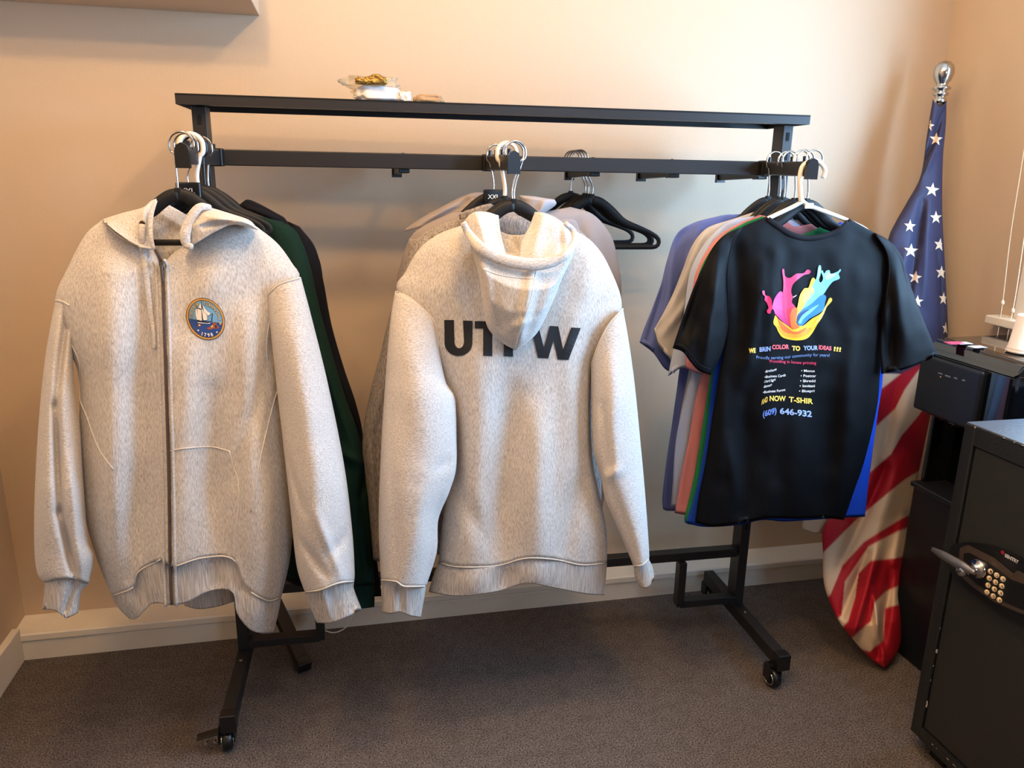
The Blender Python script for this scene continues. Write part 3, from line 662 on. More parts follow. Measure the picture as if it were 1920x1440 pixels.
ul = cloth('sleeve', [(741, 545), (732, 600), (722, 720), (714, 850), (710, 980), (714, 1088)], [(816, 606), (826, 672), (838, 722), (853, 748), (856, 820), (855, 880), (842, 924), (822, 974), (819, 1034), (799, 1100)],
      [(741, 545), (767, 558), (794, 580), (816, 606)], [(714, 1088), (742, 1091), (760, 1100), (799, 1100)], [1.535, 1.51, 1.49, 1.49], [.03, .055, .06, .055], .05, M_heaths, U, p=2.1, folds=[(780, 640, 790, 860, 34, .010), (800, 900, 770, 1060, 20, .008), (830, 940, 800, 1080, 10, -.012), (740, 900, 742, 1080, 10, -.006), (820, 880, 850, 860, 10, -.006)], top=.7)
cloth('cuff', [(714, 1088), (716, 1148)], [(799, 1100), (789, 1158)], [(714, 1088), (742, 1091), (760, 1100), (799, 1100)], [(716, 1148), (733, 1151), (750, 1147), (770, 1155), (789, 1158)], 1.49, .034, .03, M_rib, U, nv=24, top=1., folds=[(750, 1095, 752, 1150, 7, -.008)])
ur = cloth('sleeve', [(1108, 684), (1109, 754), (1112, 840), (1118, 866), (1128, 900), (1135, 936), (1157, 988), (1180, 1042), (1188, 1062)], [(1168, 578), (1179, 640), (1190, 720), (1201, 830), (1210, 930), (1217, 1030), (1217, 1049)],
      [(1108, 684), (1118, 655), (1140, 610), (1168, 578)], [(1188, 1062), (1204, 1060), (1217, 1049)], [1.535, 1.52, 1.51], [.025, .045, .045, .035], .04, M_heaths, U, p=2, folds=[(1150, 680, 1150, 900, 20, .010), (1130, 760, 1140, 880, 8, -.010), (1130, 900, 1160, 880, 9, .010), (1150, 920, 1190, 1040, 9, -.006)], top=.7)
cloth('cuff', [(1188, 1062), (1190, 1080), (1198, 1099)], [(1217, 1049), (1224, 1065), (1227, 1084)], [(1188, 1062), (1204, 1060), (1217, 1049)], [(1198, 1099), (1210, 1103), (1220, 1097), (1227, 1084)], 1.51, .022, .02, M_rib, U, nv=18, nu=24, top=1.)
uS = [key(ub)]
seam('shoulder_seam', [(741, 545), (767, 558), (794, 580), (815, 606), (822, 650)], [key(ul), key(ub)], M_seam, U, .0018)
seam('shoulder_seam', [(1168, 579), (1140, 611), (1120, 652), (1109, 684)], [key(ur), key(ub)], M_seam, U, .0018)
seam('hem_seam', [(823, 1055), (860, 1063), (930, 1061), (985, 1047), (1040, 1049), (1090, 1059), (1136, 1056)], [key(ub), key(uh)], M_seam, U, .0016)
seam('cuff_seam', [(715, 1087), (742, 1090), (758, 1099), (797, 1099)], [key(ul)], M_seam, U, .0018)
seam('cuff_seam', [(1188, 1061), (1204, 1059), (1216, 1048)], [key(ur)], M_seam, U, .0018)
seam('elbow_crease', [(838, 722), (850, 742), (855, 760)], [key(ul)], M_seam, U, .0010)
M_print = mat('black_print', rgb(16, 15, 18), .6)
lt = []
def block(polys):
    for pl in polys: lt.append((drape(polyflat([pl], 7), uS, .0016), 0))
# heavy block letters U T P W with a slight tilt
def U_letter():
    a = [(833, 600), (851, 600), (852, 640)]
    lo = [(852+9*(1-math.cos(t)), 640+13*math.sin(t)) for t in np.linspace(0, PI, 12)]
    out = [(885, 642)]; bo = [(859.5+26*math.cos(t), 643+24.5*math.sin(t)) for t in np.linspace(0, PI, 20)]
    return a+[(x, y) for x, y in lo]+[(868, 601), (886, 601.5)]+bo
block([U_letter()])
block([[(890, 602), (938, 603), (938, 617), (923, 617), (923, 668), (906, 667), (906, 616), (890, 616)]])
block([[(944, 604), (962, 604), (962, 669), (945, 668)], [(962, 604), (982, 606), (990, 615), (989, 633), (978, 643), (962, 644), (962, 630), (972, 628), (974, 620), (962, 618)]])
block([[(995, 609), (1009, 609.5), (1020, 652), (1031, 611), (1047, 612), (1056, 655), (1071, 614), (1089, 615), (1066, 675), (1046, 674), (1038, 638), (1028, 672), (1009, 671)]])
obj('printed_lettering', merge(lt), M_print, U)
# the hood: outer sack, inside, thick rim
sack = cloth('hood', [(868, 416), (880, 455), (898, 520), (908, 590), (918, 620), (945, 645), (962, 654)], [(1079, 450), (1074, 480), (1055, 520), (1035, 570), (1010, 620), (990, 641), (975, 652)],
      [(868, 416), (890, 452), (925, 480), (965, 495), (1010, 500), (1050, 490), (1079, 450)], [(962, 654), (968, 656), (975, 652)], [1.49, 1.47, 1.47, 1.48, 1.50], [.055, .06, .055, .04, .02], .0, M_heath, U, p=2.0, nu=50, nv=60, open_b=False, top=1., nz=.002,
      folds=[(1000, 500, 975, 640, 8, .012), (900, 470, 925, 600, 10, .010), (925, 560, 950, 630, 12, -.010), (1020, 530, 990, 620, 10, -.006), (895, 500, 900, 590, 7, -.008), (960, 615, 1000, 600, 8, .008), (950, 600, 930, 560, 14, .006)])
hin = cloth('hood_lining', [(880, 425), (884, 450), (900, 476)], [(1070, 430), (1076, 455), (1062, 482)], [(880, 425), (910, 420), (935, 432), (955, 440), (985, 439), (1005, 425), (1040, 420), (1070, 430)],
      [(900, 476), (950, 492), (1010, 499), (1062, 482)], [1.545, 1.54, 1.50], .006, .004, M_heath, U, nu=60, nv=26, open_b=False, top=1., folds=[(975, 430, 978, 490, 10, .010)])
cloth('hood_flap', [(868, 416), (882, 446), (905, 470)], [(935, 404), (939, 438), (950, 482)], [(868, 416), (886, 399), (910, 397), (935, 404)], [(905, 470), (925, 480), (950, 488)], [1.515, 1.49, 1.455], .016, .012, M_heath, U, nu=34, nv=30, open_b=False, top=.8,
      folds=[(893, 402, 915, 470, 7, .008), (925, 402, 936, 475, 6, -.006)])
hin2 = cloth('hood_flap', [(1003, 397), (992, 425), (977, 455), (972, 490)], [(1077, 434), (1079, 455), (1064, 482)], [(1003, 397), (1022, 400), (1046, 411), (1077, 434)], [(972, 490), (1010, 498), (1064, 482)], [1.515, 1.49, 1.455], .022, .012, M_heath, U, nu=44, nv=30, open_b=False, top=.8,
      folds=[(1018, 402, 1000, 485, 12, .010), (1048, 415, 1052, 478, 7, -.008)])
rim = [(868, 417, .0), (880, 440, .0), (900, 464, .0), (930, 482, -.004), (965, 492, -.006), (1005, 496, -.006), (1040, 489, -.004), (1064, 474, 0), (1077, 452, .004), (1074, 432, .02), (1060, 419, .04)]
rp = []
for x, y, d in rim:
    rp.append(tuple(at(x, y, Y=(1.425 if 880 < x < 1070 else 1.455)+d)))
obj('hood_rim', tb(rp, [.006, .009, .0115, .0115, .012, .012, .011, .009, .007, .006, .005], 12, 70, (Vector((0, 1, 0)), .55)), M_heaths, U, True)
seam('hood_seam', [(1006, 505), (995, 560), (978, 610), (966, 650)], [key(sack)], M_seam, U, .0014)
seam('hood_seam', [(978, 440), (976, 465), (976, 486)], [key(hin)], M_seam, U, .0012)
seam('hood_seam', [(906, 505), (935, 515), (965, 520), (1000, 522), (1035, 512), (1062, 494)], [key(sack)], M_seam, U, .0011)

# sweatshirts behind it
b1 = hood_thing('sweatshirt', 900, 1080, 1.64, 'brownish grey heather sweatshirt pressed behind the lettered hoodie', 'sweatshirt', G5)
cloth('body', [(862, 408), (815, 425), (785, 445), (765, 480), (800, 700), (820, 1040)], [(1010, 400), (1060, 420), (1110, 470), (1130, 700), (1125, 1040)], [(862, 408), (930, 405), (1010, 400)], [(820, 1040), (1125, 1040)], 1.655, .03, .02, M_hgrey, b1, top=.6)
cloth('sleeve', [(775, 450), (758, 495), (746, 545), (733, 588), (720, 640), (706, 689), (692, 745), (682, 800), (680, 850), (690, 940), (700, 1050)], [(850, 470), (820, 600), (800, 800), (780, 960), (760, 1050)], [(775, 450), (800, 448), (850, 470)], [(700, 1050), (730, 1056), (760, 1050)], [1.64, 1.625, 1.615], .035, .03, M_hgrey, b1, folds=[(745, 590, 700, 800, 8, .008), (705, 800, 712, 1000, 6, -.01)], top=.7)
cloth('neck_rib', [(860, 402), (862, 412)], [(930, 384), (930, 395)], [(860, 402), (880, 396), (905, 388), (930, 384)], [(862, 412), (882, 407), (905, 399), (930, 395)], 1.62, .008, .008, M_hgrey, b1, nu=20, nv=8, top=1.)
b2 = hood_thing('sweatshirt', 900, 1060, 1.72, 'plain grey sweatshirt, third from the front on the middle arm', 'sweatshirt', G5)
cloth('body', [(850, 398), (800, 420), (772, 442), (755, 485), (745, 560), (790, 800), (800, 1020)], [(1000, 392), (1050, 410), (1090, 450), (1100, 800), (1100, 1020)], [(850, 398), (930, 396), (1000, 392)], [(800, 1020), (1100, 1020)], 1.73, .035, .02, M_grey, b2, top=.6)
cloth('sleeve', [(768, 446), (752, 490), (742, 545), (728, 600), (715, 660), (705, 760), (705, 1000)], [(800, 460), (780, 600), (770, 800), (760, 1000)], [(768, 446), (800, 440)], [(705, 1000), (760, 1000)], 1.715, .03, .02, M_grey, b2, top=.7)
cloth('cuff', [(706, 1000), (708, 1050)], [(758, 1000), (756, 1050)], [(706, 1000), (758, 1000)], [(708, 1050), (756, 1050)], 1.715, .025, .02, M_grey, b2, nv=12, nu=20, top=1.)
b3 = hood_thing('hooded_sweatshirt', 950, 1060, 1.80, 'pale grey hooded sweatshirt at the back of the middle arm, on the XXL hanger', 'hoodie', G5)
cloth('body', [(850, 392), (810, 415), (790, 500), (800, 1020)], [(1070, 388), (1112, 402), (1145, 440), (1158, 490), (1165, 560), (1150, 800), (1120, 1020)], [(850, 392), (900, 395), (950, 400), (1010, 398), (1070, 388)], [(800, 1020), (1120, 1020)], 1.80, .05, .03, M_grey, b3, top=.6, folds=[(1110, 430, 1120, 560, 12, .012), (1085, 420, 1060, 480, 12, -.010)])
cloth('hood', [(862, 370), (820, 392), (788, 410), (762, 428), (758, 434)], [(921, 364), (922, 385), (925, 405)], [(862, 370), (885, 362), (905, 361), (921, 364)], [(758, 434), (800, 424), (860, 412), (925, 405)], [1.80, 1.79, 1.79], .035, .02, M_grey, b3, nu=40, nv=34, open_b=False, folds=[(890, 370, 800, 420, 10, -.012), (885, 372, 905, 405, 8, .012), (862, 380, 780, 424, 8, .010)])
cloth('hood', [(973, 366), (978, 390), (985, 410)], [(1040, 374), (1042, 384), (1018, 402)], [(973, 366), (1000, 368), (1020, 371), (1040, 374)], [(985, 410), (1000, 408), (1018, 402)], 1.77, .03, .02, M_grey2, b3, nu=34, nv=26, open_b=False, folds=[(1025, 375, 1010, 402, 8, .012)])

# ------------------------------------------------------------------ T-shirts on the right arm
G6 = 'T-shirts on the right arm of the rack'
def tee(lab, px, Y, m, bL, bR, bT, bB, sleeves, **kw):
    t = thing('t_shirt', at(px, 960, Y=Y), lab, 'T-shirt', G6)
    b = cloth('body', bL, bR, bT, bB, Y, kw.get('tf', [.006, .012, .016, .018]), kw.get('tbk', .008), m, t, folds=kw.get('folds', ()), top=.5, nz=kw.get('nz', .003), nzs=26, p=kw.get('p', 3.), nv=90)
    out = [b]
    for sl in sleeves:
        out.append(cloth('sleeve', *sl[:4], [Y-.002, Y-.006, Y-.008] if not kw.get('front') else [Y-.004, Y-.012, Y-.016], [.007, .010, .010] if not kw.get('front') else [.010, .02, .022], .008, m, t, folds=sl[4] if len(sl) > 4 else (), nv=50, nu=40, top=.6, nz=.004, nzs=24))
    return t, out
tee('periwinkle blue T-shirt at the back of the right arm, nearest the rail', 1380, 1.755, M_tperi,
    [(1352, 404), (1310, 430), (1290, 500), (1280, 640), (1262, 780), (1250, 860), (1242, 930), (1243, 954)], [(1520, 408), (1560, 440), (1580, 560), (1560, 954)], [(1352, 404), (1400, 402), (1460, 415), (1520, 408)], [(1243, 954), (1262, 958), (1400, 956), (1560, 954)],
    [([(1352, 404), (1300, 418), (1268, 440), (1250, 490), (1240, 530), (1222, 580), (1208, 615), (1199, 642)], [(1390, 404), (1360, 470), (1330, 560), (1300, 650), (1262, 700)], [(1352, 404), (1370, 402), (1390, 404)], [(1199, 642), (1225, 662), (1245, 690), (1262, 700)], [(1262, 460, 1245, 640, 9, .012), (1240, 540, 1215, 640, 8, -.010), (1290, 470, 1270, 640, 10, -.012), (1310, 420, 1290, 520, 10, .008)])],
    folds=[(1290, 700, 1262, 900, 10, .010), (1266, 800, 1255, 940, 6, -.008)])
tee('cream T-shirt between the periwinkle and the pale blue ones', 1400, 1.725, M_tcream,
    [(1415, 397), (1350, 425), (1310, 470), (1300, 640), (1272, 800), (1262, 900), (1258, 950)], [(1530, 410), (1570, 440), (1590, 560), (1570, 950)], [(1415, 397), (1470, 412), (1530, 410)], [(1258, 950), (1400, 952), (1570, 950)],
    [([(1415, 397), (1370, 412), (1325, 428), (1298, 460), (1280, 505), (1262, 550), (1242, 590), (1226, 618)], [(1440, 398), (1380, 470), (1340, 560), (1310, 640), (1264, 700)], [(1415, 397), (1428, 396), (1440, 398)], [(1226, 618), (1236, 650), (1255, 672), (1264, 700)], [(1310, 450, 1250, 600, 14, .016), (1320, 500, 1262, 660, 10, -.012), (1296, 560, 1245, 625, 8, .010), (1340, 460, 1300, 560, 10, .010)])],
    folds=[(1290, 700, 1270, 900, 8, .008)])
tee('pale blue T-shirt between the cream and the salmon ones', 1410, 1.695, M_tlav,
    [(1412, 405), (1360, 430), (1330, 480), (1310, 640), (1286, 740), (1268, 820), (1262, 900), (1262, 950)], [(1535, 412), (1580, 440), (1600, 560), (1580, 950)], [(1412, 405), (1445, 404), (1475, 412), (1535, 412)], [(1262, 950), (1400, 952), (1580, 950)],
    [([(1412, 405), (1370, 414), (1335, 440), (1312, 470), (1295, 505), (1288, 540), (1280, 600), (1262, 660), (1252, 706)], [(1440, 420), (1400, 480), (1360, 580), (1330, 650), (1305, 700)], [(1412, 405), (1430, 404), (1440, 420)], [(1252, 706), (1280, 690), (1305, 700)], [(1330, 450, 1290, 620, 9, .010)])],
    folds=[(1300, 720, 1272, 900, 9, .010), (1285, 740, 1264, 880, 6, -.008)])
tee('salmon pink T-shirt between the pale blue and the green ones', 1420, 1.665, M_tpink,
    [(1425, 403), (1375, 430), (1340, 480), (1330, 640), (1306, 740), (1290, 830), (1275, 900), (1265, 962)], [(1550, 418), (1590, 440), (1610, 560), (1600, 962)], [(1425, 403), (1470, 412), (1490, 424), (1520, 420), (1550, 418)], [(1265, 962), (1300, 966), (1450, 966), (1600, 962)],
    [([(1425, 403), (1385, 419), (1350, 440), (1325, 470), (1306, 508), (1298, 545), (1292, 600), (1288, 640), (1285, 690)], [(1440, 420), (1400, 500), (1360, 600), (1330, 700)], [(1425, 403), (1440, 420)], [(1285, 690), (1308, 700), (1330, 700)], [(1340, 460, 1302, 580, 8, .008)])],
    folds=[(1318, 720, 1296, 850, 7, .008), (1300, 780, 1282, 940, 8, -.010)])
tee('kelly green T-shirt between the salmon and the royal blue ones', 1440, 1.635, M_tgrn,
    [(1430, 405), (1380, 430), (1345, 480), (1340, 640), (1326, 740), (1312, 830), (1300, 900), (1283, 972)], [(1560, 414), (1600, 440), (1620, 560), (1615, 966)], [(1430, 405), (1480, 440), (1515, 436), (1540, 424), (1560, 414)], [(1270, 972), (1290, 984), (1450, 972), (1615, 966)],
    [([(1430, 405), (1392, 420), (1356, 442), (1332, 470), (1312, 508), (1304, 545), (1298, 600), (1296, 680)], [(1450, 420), (1410, 500), (1370, 600), (1340, 690)], [(1430, 405), (1450, 420)], [(1296, 680), (1320, 690), (1340, 690)])])
tee('royal blue T-shirt directly behind the printed black one', 1460, 1.608, M_troy,
    [(1436, 407), (1390, 430), (1350, 480), (1345, 640), (1335, 720), (1322, 830), (1305, 920), (1286, 980)], [(1575, 416), (1620, 440), (1660, 560), (1656, 700), (1645, 780), (1636, 850), (1628, 910), (1622, 969)], [(1436, 407), (1490, 446), (1540, 446), (1575, 416)], [(1286, 980), (1320, 988), (1380, 985), (1430, 975), (1470, 978), (1520, 975), (1580, 971), (1622, 969)],
    [], folds=[(1640, 760, 1612, 940, 10, .010), (1430, 930, 1430, 975, 24, .008)])
tee_b, parts = tee('black T-shirt with a colour splash and yellow and white wording, frontmost on the right arm', 1460, 1.57, M_tblk,
    [(1437, 406), (1395, 424), (1360, 445), (1345, 490), (1356, 560), (1358, 640), (1345, 720), (1334, 790), (1322, 870), (1310, 930), (1303, 980)],
    [(1592, 410), (1625, 428), (1656, 448), (1674, 480), (1668, 560), (1655, 640), (1650, 700), (1644, 765), (1622, 860), (1600, 925), (1583, 975)],
    [(1437, 406), (1458, 420), (1480, 434), (1510, 441), (1542, 438), (1570, 428), (1592, 410)], [(1303, 980), (1340, 988), (1400, 979), (1440, 972), (1490, 973), (1540, 971), (1583, 975)],
    [([(1392, 425), (1360, 440), (1338, 462), (1318, 500), (1300, 540), (1282, 590), (1270, 625), (1261, 653)], [(1368, 470), (1362, 520), (1364, 580), (1362, 630), (1350, 670), (1332, 703)], [(1392, 425), (1384, 440), (1368, 470)], [(1261, 653), (1280, 660), (1294, 678), (1310, 695), (1332, 703)], [(1330, 480, 1280, 650, 14, -.012), (1345, 520, 1320, 690, 12, .012)]),
     ([(1668, 480), (1660, 540), (1652, 600), (1650, 650), (1652, 701)], [(1640, 436), (1668, 452), (1690, 480), (1702, 520), (1722, 575), (1742, 625), (1759, 666)], [(1668, 480), (1650, 455), (1640, 436)], [(1652, 701), (1690, 694), (1725, 682), (1759, 666)], [(1680, 500, 1700, 670, 12, .008), (1670, 560, 1672, 690, 8, -.008)])],
    tf=[.010, .020, .026, .028], tbk=.006, p=3.2, nz=.0026, front=True,
    folds=[(1432, 500, 1395, 720, 14, .012), (1455, 480, 1440, 640, 9, .008), (1400, 700, 1395, 960, 16, -.012), (1365, 820, 1385, 940, 10, .009), (1350, 720, 1350, 880, 12, .010), (1500, 740, 1490, 970, 22, .010), (1560, 700, 1545, 970, 18, -.010), (1600, 640, 1580, 940, 18, .012),
           (1380, 450, 1390, 600, 14, -.008), (1450, 900, 1440, 975, 18, .010), (1630, 700, 1608, 900, 10, -.008)])
T1 = [key(parts[0])]
nb = [hit(x, y, T1, .002, 1.555) for x, y in catmull([(1440, 411), (1460, 425), (1482, 439), (1510, 446.5), (1542, 443.5), (1571, 433), (1589, 417)], 50)]
obj('neck_rib', tb([tuple(p) for p in nb], .0062, 8, None, (Vector((0, 1, 0)), .35)), M_tdark, tee_b, True)
seam('sleeve_seam', [(1392, 427), (1372, 460), (1364, 510), (1365, 580), (1362, 630)], [key(p) for p in parts[:2]], M_tdark, tee_b, .0012)
seam('sleeve_seam', [(1640, 438), (1660, 466), (1668, 500), (1662, 560)], [key(p) for p in (parts[0], parts[2])], M_tdark, tee_b, .0012)
seam('sleeve_hem', [(1264, 645), (1283, 651), (1298, 668), (1313, 685), (1334, 693)], [key(parts[1])], M_tdark, tee_b, .0008)
# the colour splash
def C(x, y): return (1380+x/4.5, 480+y/4.5)
M_sp = {n: mat('print_'+n, rgb(*c), .5) for n, c in dict(pink=(226, 40, 104), magenta=(196, 36, 120), red=(214, 40, 60), orange=(238, 110, 30), yellow=(250, 196, 30), lemon=(250, 224, 90), amber=(244, 160, 26), sky=(120, 200, 236), pale=(178, 222, 244), blue=(34, 120, 214), navy=(28, 56, 110), white=(240, 236, 240)).items()}
names = list(M_sp); lay = []
def sp(col, pts, lvl, sm=True):
    q = [C(*p) for p in pts]
    if sm: q = [tuple(p) for p in catmull(q+[q[0]], 4*len(q))[:-1]]
    b = polyflat([q], 6); drape(b, T1, .001+.0003*lvl); lay.append((b, names.index(col)))
sp('yellow', [(330, 500), (315, 565), (340, 600), (360, 645), (400, 690), (500, 712), (590, 700), (640, 655), (690, 570), (728, 515), (745, 455), (812, 375), (790, 352), (760, 410), (715, 485), (640, 530), (560, 590), (510, 560), (490, 450), (440, 470), (420, 560), (380, 550)], 0)
sp('amber', [(340, 580), (380, 600), (450, 640), (540, 640), (640, 600), (620, 650), (560, 680), (480, 690), (400, 670)], 1)
sp('orange', [(340, 505), (370, 545), (430, 600), (500, 640), (600, 600), (540, 655), (460, 655), (390, 620)], 2)
sp('magenta', [(330, 490), (310, 420), (330, 350), (370, 300), (395, 310), (400, 400), (440, 470), (430, 540), (450, 590), (400, 560)], 3)
sp('pink', [(390, 400), (400, 230), (390, 120), (405, 110), (415, 170), (455, 185), (510, 150), (570, 145), (600, 115), (630, 125), (620, 150), (575, 160), (520, 200), (480, 240), (465, 300), (480, 350), (470, 390), (500, 440), (470, 560), (460, 605), (420, 530)], 4)
sp('red', [(430, 450), (500, 430), (515, 460), (480, 520), (465, 610), (440, 540)], 5)
sp('orange', [(455, 500), (480, 440), (520, 450), (500, 560), (540, 600), (470, 610)], 6)
sp('pink', [(222, 295), (240, 292), (248, 330), (280, 340), (300, 370), (305, 410), (325, 440), (300, 455), (290, 485), (265, 480), (262, 455), (275, 440), (262, 400), (240, 370), (245, 345), (225, 320)], 4)
sp('yellow', [(500, 500), (520, 420), (540, 330), (580, 270), (610, 270), (640, 190), (665, 190), (670, 250), (640, 330), (600, 400), (540, 480), (510, 560)], 5)
sp('lemon', [(560, 330), (600, 290), (640, 250), (660, 300), (620, 360), (570, 400)], 6)
sp('sky', [(620, 340), (650, 240), (680, 180), (695, 90), (715, 80), (718, 140), (700, 200), (715, 225), (735, 190), (720, 130), (730, 120), (745, 150), (760, 125), (790, 120), (800, 150), (860, 130), (880, 108), (884, 125), (865, 150), (875, 190), (820, 215), (780, 260), (740, 320), (680, 380), (600, 430), (560, 450)], 6)
sp('pale', [(690, 170), (700, 100), (712, 100), (706, 160), (690, 200)], 7); sp('pale', [(750, 160), (780, 130), (795, 150), (850, 150), (800, 190), (760, 200)], 7); sp('white', [(480, 345), (512, 328), (508, 336), (484, 352)], 7)
sp('blue', [(560, 450), (640, 400), (720, 330), (760, 340), (750, 400), (740, 450), (690, 490), (620, 530), (550, 590), (515, 560), (520, 500)], 7)
sp('navy', [(512, 540), (525, 500), (560, 470), (620, 450), (560, 520), (545, 580)], 8); sp('sky', [(525, 560), (560, 500), (640, 440), (700, 410), (640, 470), (570, 530), (545, 575)], 9)
sp('lemon', [(720, 490), (745, 440), (790, 370), (808, 372), (770, 420), (735, 500), (690, 560), (640, 600)], 3)
obj('splash_print', merge(lay), [M_sp[n] for n in names], tee_b)
M_tx = [mat('print_'+n, rgb(*c), .5) for n, c in (('gold', (248, 208, 90)), ('periwinkle', (150, 172, 226)), ('coral', (232, 100, 110)), ('slate_blue', (112, 140, 196)), ('rose', (226, 60, 100)), ('chalk', (236, 232, 228)), ('royal', (110, 140, 220)))]
lay = []
def D4(x, y): return (1380+x/4.5, 480+y/4.5)
def tx(s, x0, y0, x1, y1, h, mi, off=.03, bend=0., lean=0.):
    a = D4(x0, y0); b = D4(x1, y1)
    q = fit_text(s, a[0], a[1], b[0], b[1], h/4.5, off, 0, 7, bend/4.5, lean); drape(q, T1, .0018); lay.append((q, mi))
tx('WE', 108, 818, 166, 814, 38, 0, .05); tx('BRIN', 198, 808, 292, 800, 38, 1, .04); tx('COLOR', 304, 786, 448, 782, 36, 2, .05); tx('TO', 472, 796, 542, 798, 38, 0, .05); tx('YOUR', 568, 794, 692, 792, 36, 1, .04); tx('IDEAS', 698, 786, 806, 796, 34, 2, .04); tx('!!!', 822, 800, 884, 808, 36, 0, .04, 0, .15)
tx('Proudly serving our community for years!', 172, 866, 790, 850, 26, 3, .005, 8)
tx('Providing in house printing', 284, 900, 676, 914, 26, 4, .005, -2)
for i, (s, x1, dy) in enumerate((('•Brochures', 342, -28), ('•Business Cards', 420, -20), ('•Yard Signs', 334, -28), ('•Banners', 302, -28), ('•Business Forms', 416, -26))):
    tx(s, 246-4.5*i, 990+43*i, x1, 990+43*i+dy, 22, 5, .012, -3)
for i, (s, x1) in enumerate((('• Menus', 664), ('• Postcar', 676), ('• Shredd', 670), ('• Invitati', 666), ('• Bluepri', 662))):
    tx(s, 550-4.5*i, 978+43*i, x1, 980+42*i, 22, 5, .012)
tx("AND", 214, 1258, 268, 1226, 44, 0, .02); tx('NOW', 284, 1222, 420, 1224, 44, 0, .03); tx("T-SHIR", 446, 1230, 650, 1248, 44, 0, .03)
tx('(609)', 226, 1358, 342, 1324, 48, 6, .03); tx('646-932', 370, 1330, 640, 1358, 50, 1, .03)
obj('printed_lettering', merge(lay), M_tx, tee_b)

# ------------------------------------------------------------------ flag on its pole in the corner
fg = thing('flag', (1.60, 1.93, 0), 'furled American flag on a silver pole leaning in the right corner', 'flag')
top = at(1756, 215, Y=2.0); base = Vector((1.62, 1.93, 0)); d = (top-base).normalized(); top = top+d*.02
M_sil = mat('silver_pole', rgb(190, 180, 165), .3, .9)
pole = obj('pole', tb([tuple(base), tuple(at(1764, 172, Y=2.0))], .0125, 20), M_sil, fg, True)
c = at(1764, 176, Y=2.0)
bm = bmesh.new(); lathe(bm, [(.0125, 0), (.0175, .002), (.0175, .014), (.014, .016), (.014, .020), (.019, .024), (.021, .028), (.015, .032), (.015, .036), (.024, .040), (.024, .044), (.013, .050), (.016, .056), (.022, .064), (.0265, .078), (.027, .088), (.024, .102), (.015, .112), (.002, .116)], c-d*.028, d)
obj('finial', bm, M_chr, fg, True)
Lf = [(1749, 186), (1744, 215), (1737, 260), (1726, 330), (1700, 380), (1680, 415), (1665, 450), (1655, 520), (1648, 620), (1640, 700), (1640, 800), (1625, 880), (1590, 940), (1546, 985), (1543, 1040), (1546, 1100), (1570, 1160), (1600, 1200), (1632, 1235), (1657, 1252)]
Rf = [(1775, 190), (1773, 240), (1768, 300), (1767, 400), (1773, 520), (1777, 630), (1765, 700), (1745, 780), (1730, 850), (1716, 920), (1706, 990), (1694, 1060), (1684, 1110), (1688, 1150), (1690, 1185), (1686, 1215), (1672, 1240), (1659, 1252)]
gflag = dict(nu=110, nv=330)
fl_ = cloth('cloth', Lf, Rf, [(1749, 186), (1762, 200), (1775, 190)], [(1657, 1252), (1659, 1252)], [1.985, 1.965, 1.945, 1.925, 1.91, 1.90, 1.875, 1.84, 1.79, 1.705, 1.62, 1.582], [.02, .025, .035, .035, .035, .035, .035, .035, .035, .035, .035, .02], .008, None, fg,
      nu=120, nv=440, p=2.2, open_b=False, top=.8, nz=.002, folds=[(1768, 210, 1730, 320, 6, -.016), (1752, 280, 1722, 340, 7, .014), (1745, 380, 1735, 560, 12, .016), (1730, 380, 1690, 640, 8, -.014), (1755, 450, 1765, 640, 7, -.012), (1700, 470, 1665, 640, 10, .012),
      (1715, 720, 1670, 860, 14, .010), (1680, 700, 1650, 900, 10, -.010), (1690, 860, 1620, 1080, 16, .020), (1660, 880, 1575, 1060, 10, -.022), (1650, 1020, 1600, 1190, 10, .026), (1625, 1040, 1580, 1150, 8, -.024), (1672, 1070, 1648, 1230, 9, -.028), (1638, 1110, 1655, 1235, 7, .022), (1690, 980, 1665, 1120, 8, .01)])
LN = [[(1500, 850), (1653, 729), (1690, 700), (1727, 682), (1780, 620)], [(1500, 900), (1644, 798), (1678, 767), (1696, 731), (1726, 689), (1780, 640)], [(1500, 1000), (1638, 880), (1671, 851), (1691, 816), (1720, 782), (1780, 700)],
      [(1500, 1080), (1544, 1036), (1602, 978), (1627, 956), (1651, 936), (1698, 898), (1780, 850)], [(1500, 1180), (1558, 1113), (1580, 1060), (1620, 1016), (1689, 973), (1780, 930)], [(1500, 1230), (1578, 1153), (1584, 1091), (1629, 1024), (1684, 996), (1780, 960)],
      [(1500, 1260), (1590, 1165), (1604, 1118), (1610, 1075), (1633, 1051), (1678, 1047), (1780, 1020)], [(1500, 1290), (1611, 1184), (1633, 1165), (1640, 1130), (1662, 1108), (1780, 1060)], [(1500, 1400), (1590, 1210), (1630, 1222), (1656, 1200), (1660, 1140), (1780, 1110)]]
cRed, cWh, cNv = rgb(166, 20, 40), rgb(206, 184, 160), rgb(50, 50, 76)
me = fl_.data; ca = me.color_attributes.new('dye', 'FLOAT_COLOR', 'POINT')
fx = [np.array(l, float) for l in LN]
def to_px(P):
    v = P-EYE; z = v.dot(FW); return 960+F*v.dot(RT)/z, 720-F*v.dot(UP)/z
for i, v in enumerate(me.vertices):
    x, y = to_px(v.co); col = np.array(cNv if y < 700 else cWh)
    for n, l in enumerate(fx):
        if y < 660: break
        k = min(1., max(0., (y-np.interp(x, l[:, 0], l[:, 1])+2.2)/4.4)); col = col*(1-k)+np.array(cRed if n % 2 == 0 else cWh)*k
    ca.data[i].color = col
mf = mat('flag_nylon', cNv, .6, spec=.3, bump=(180, .12)); at_ = mf.node_tree.nodes.new('ShaderNodeAttribute'); at_.attribute_name = 'dye'
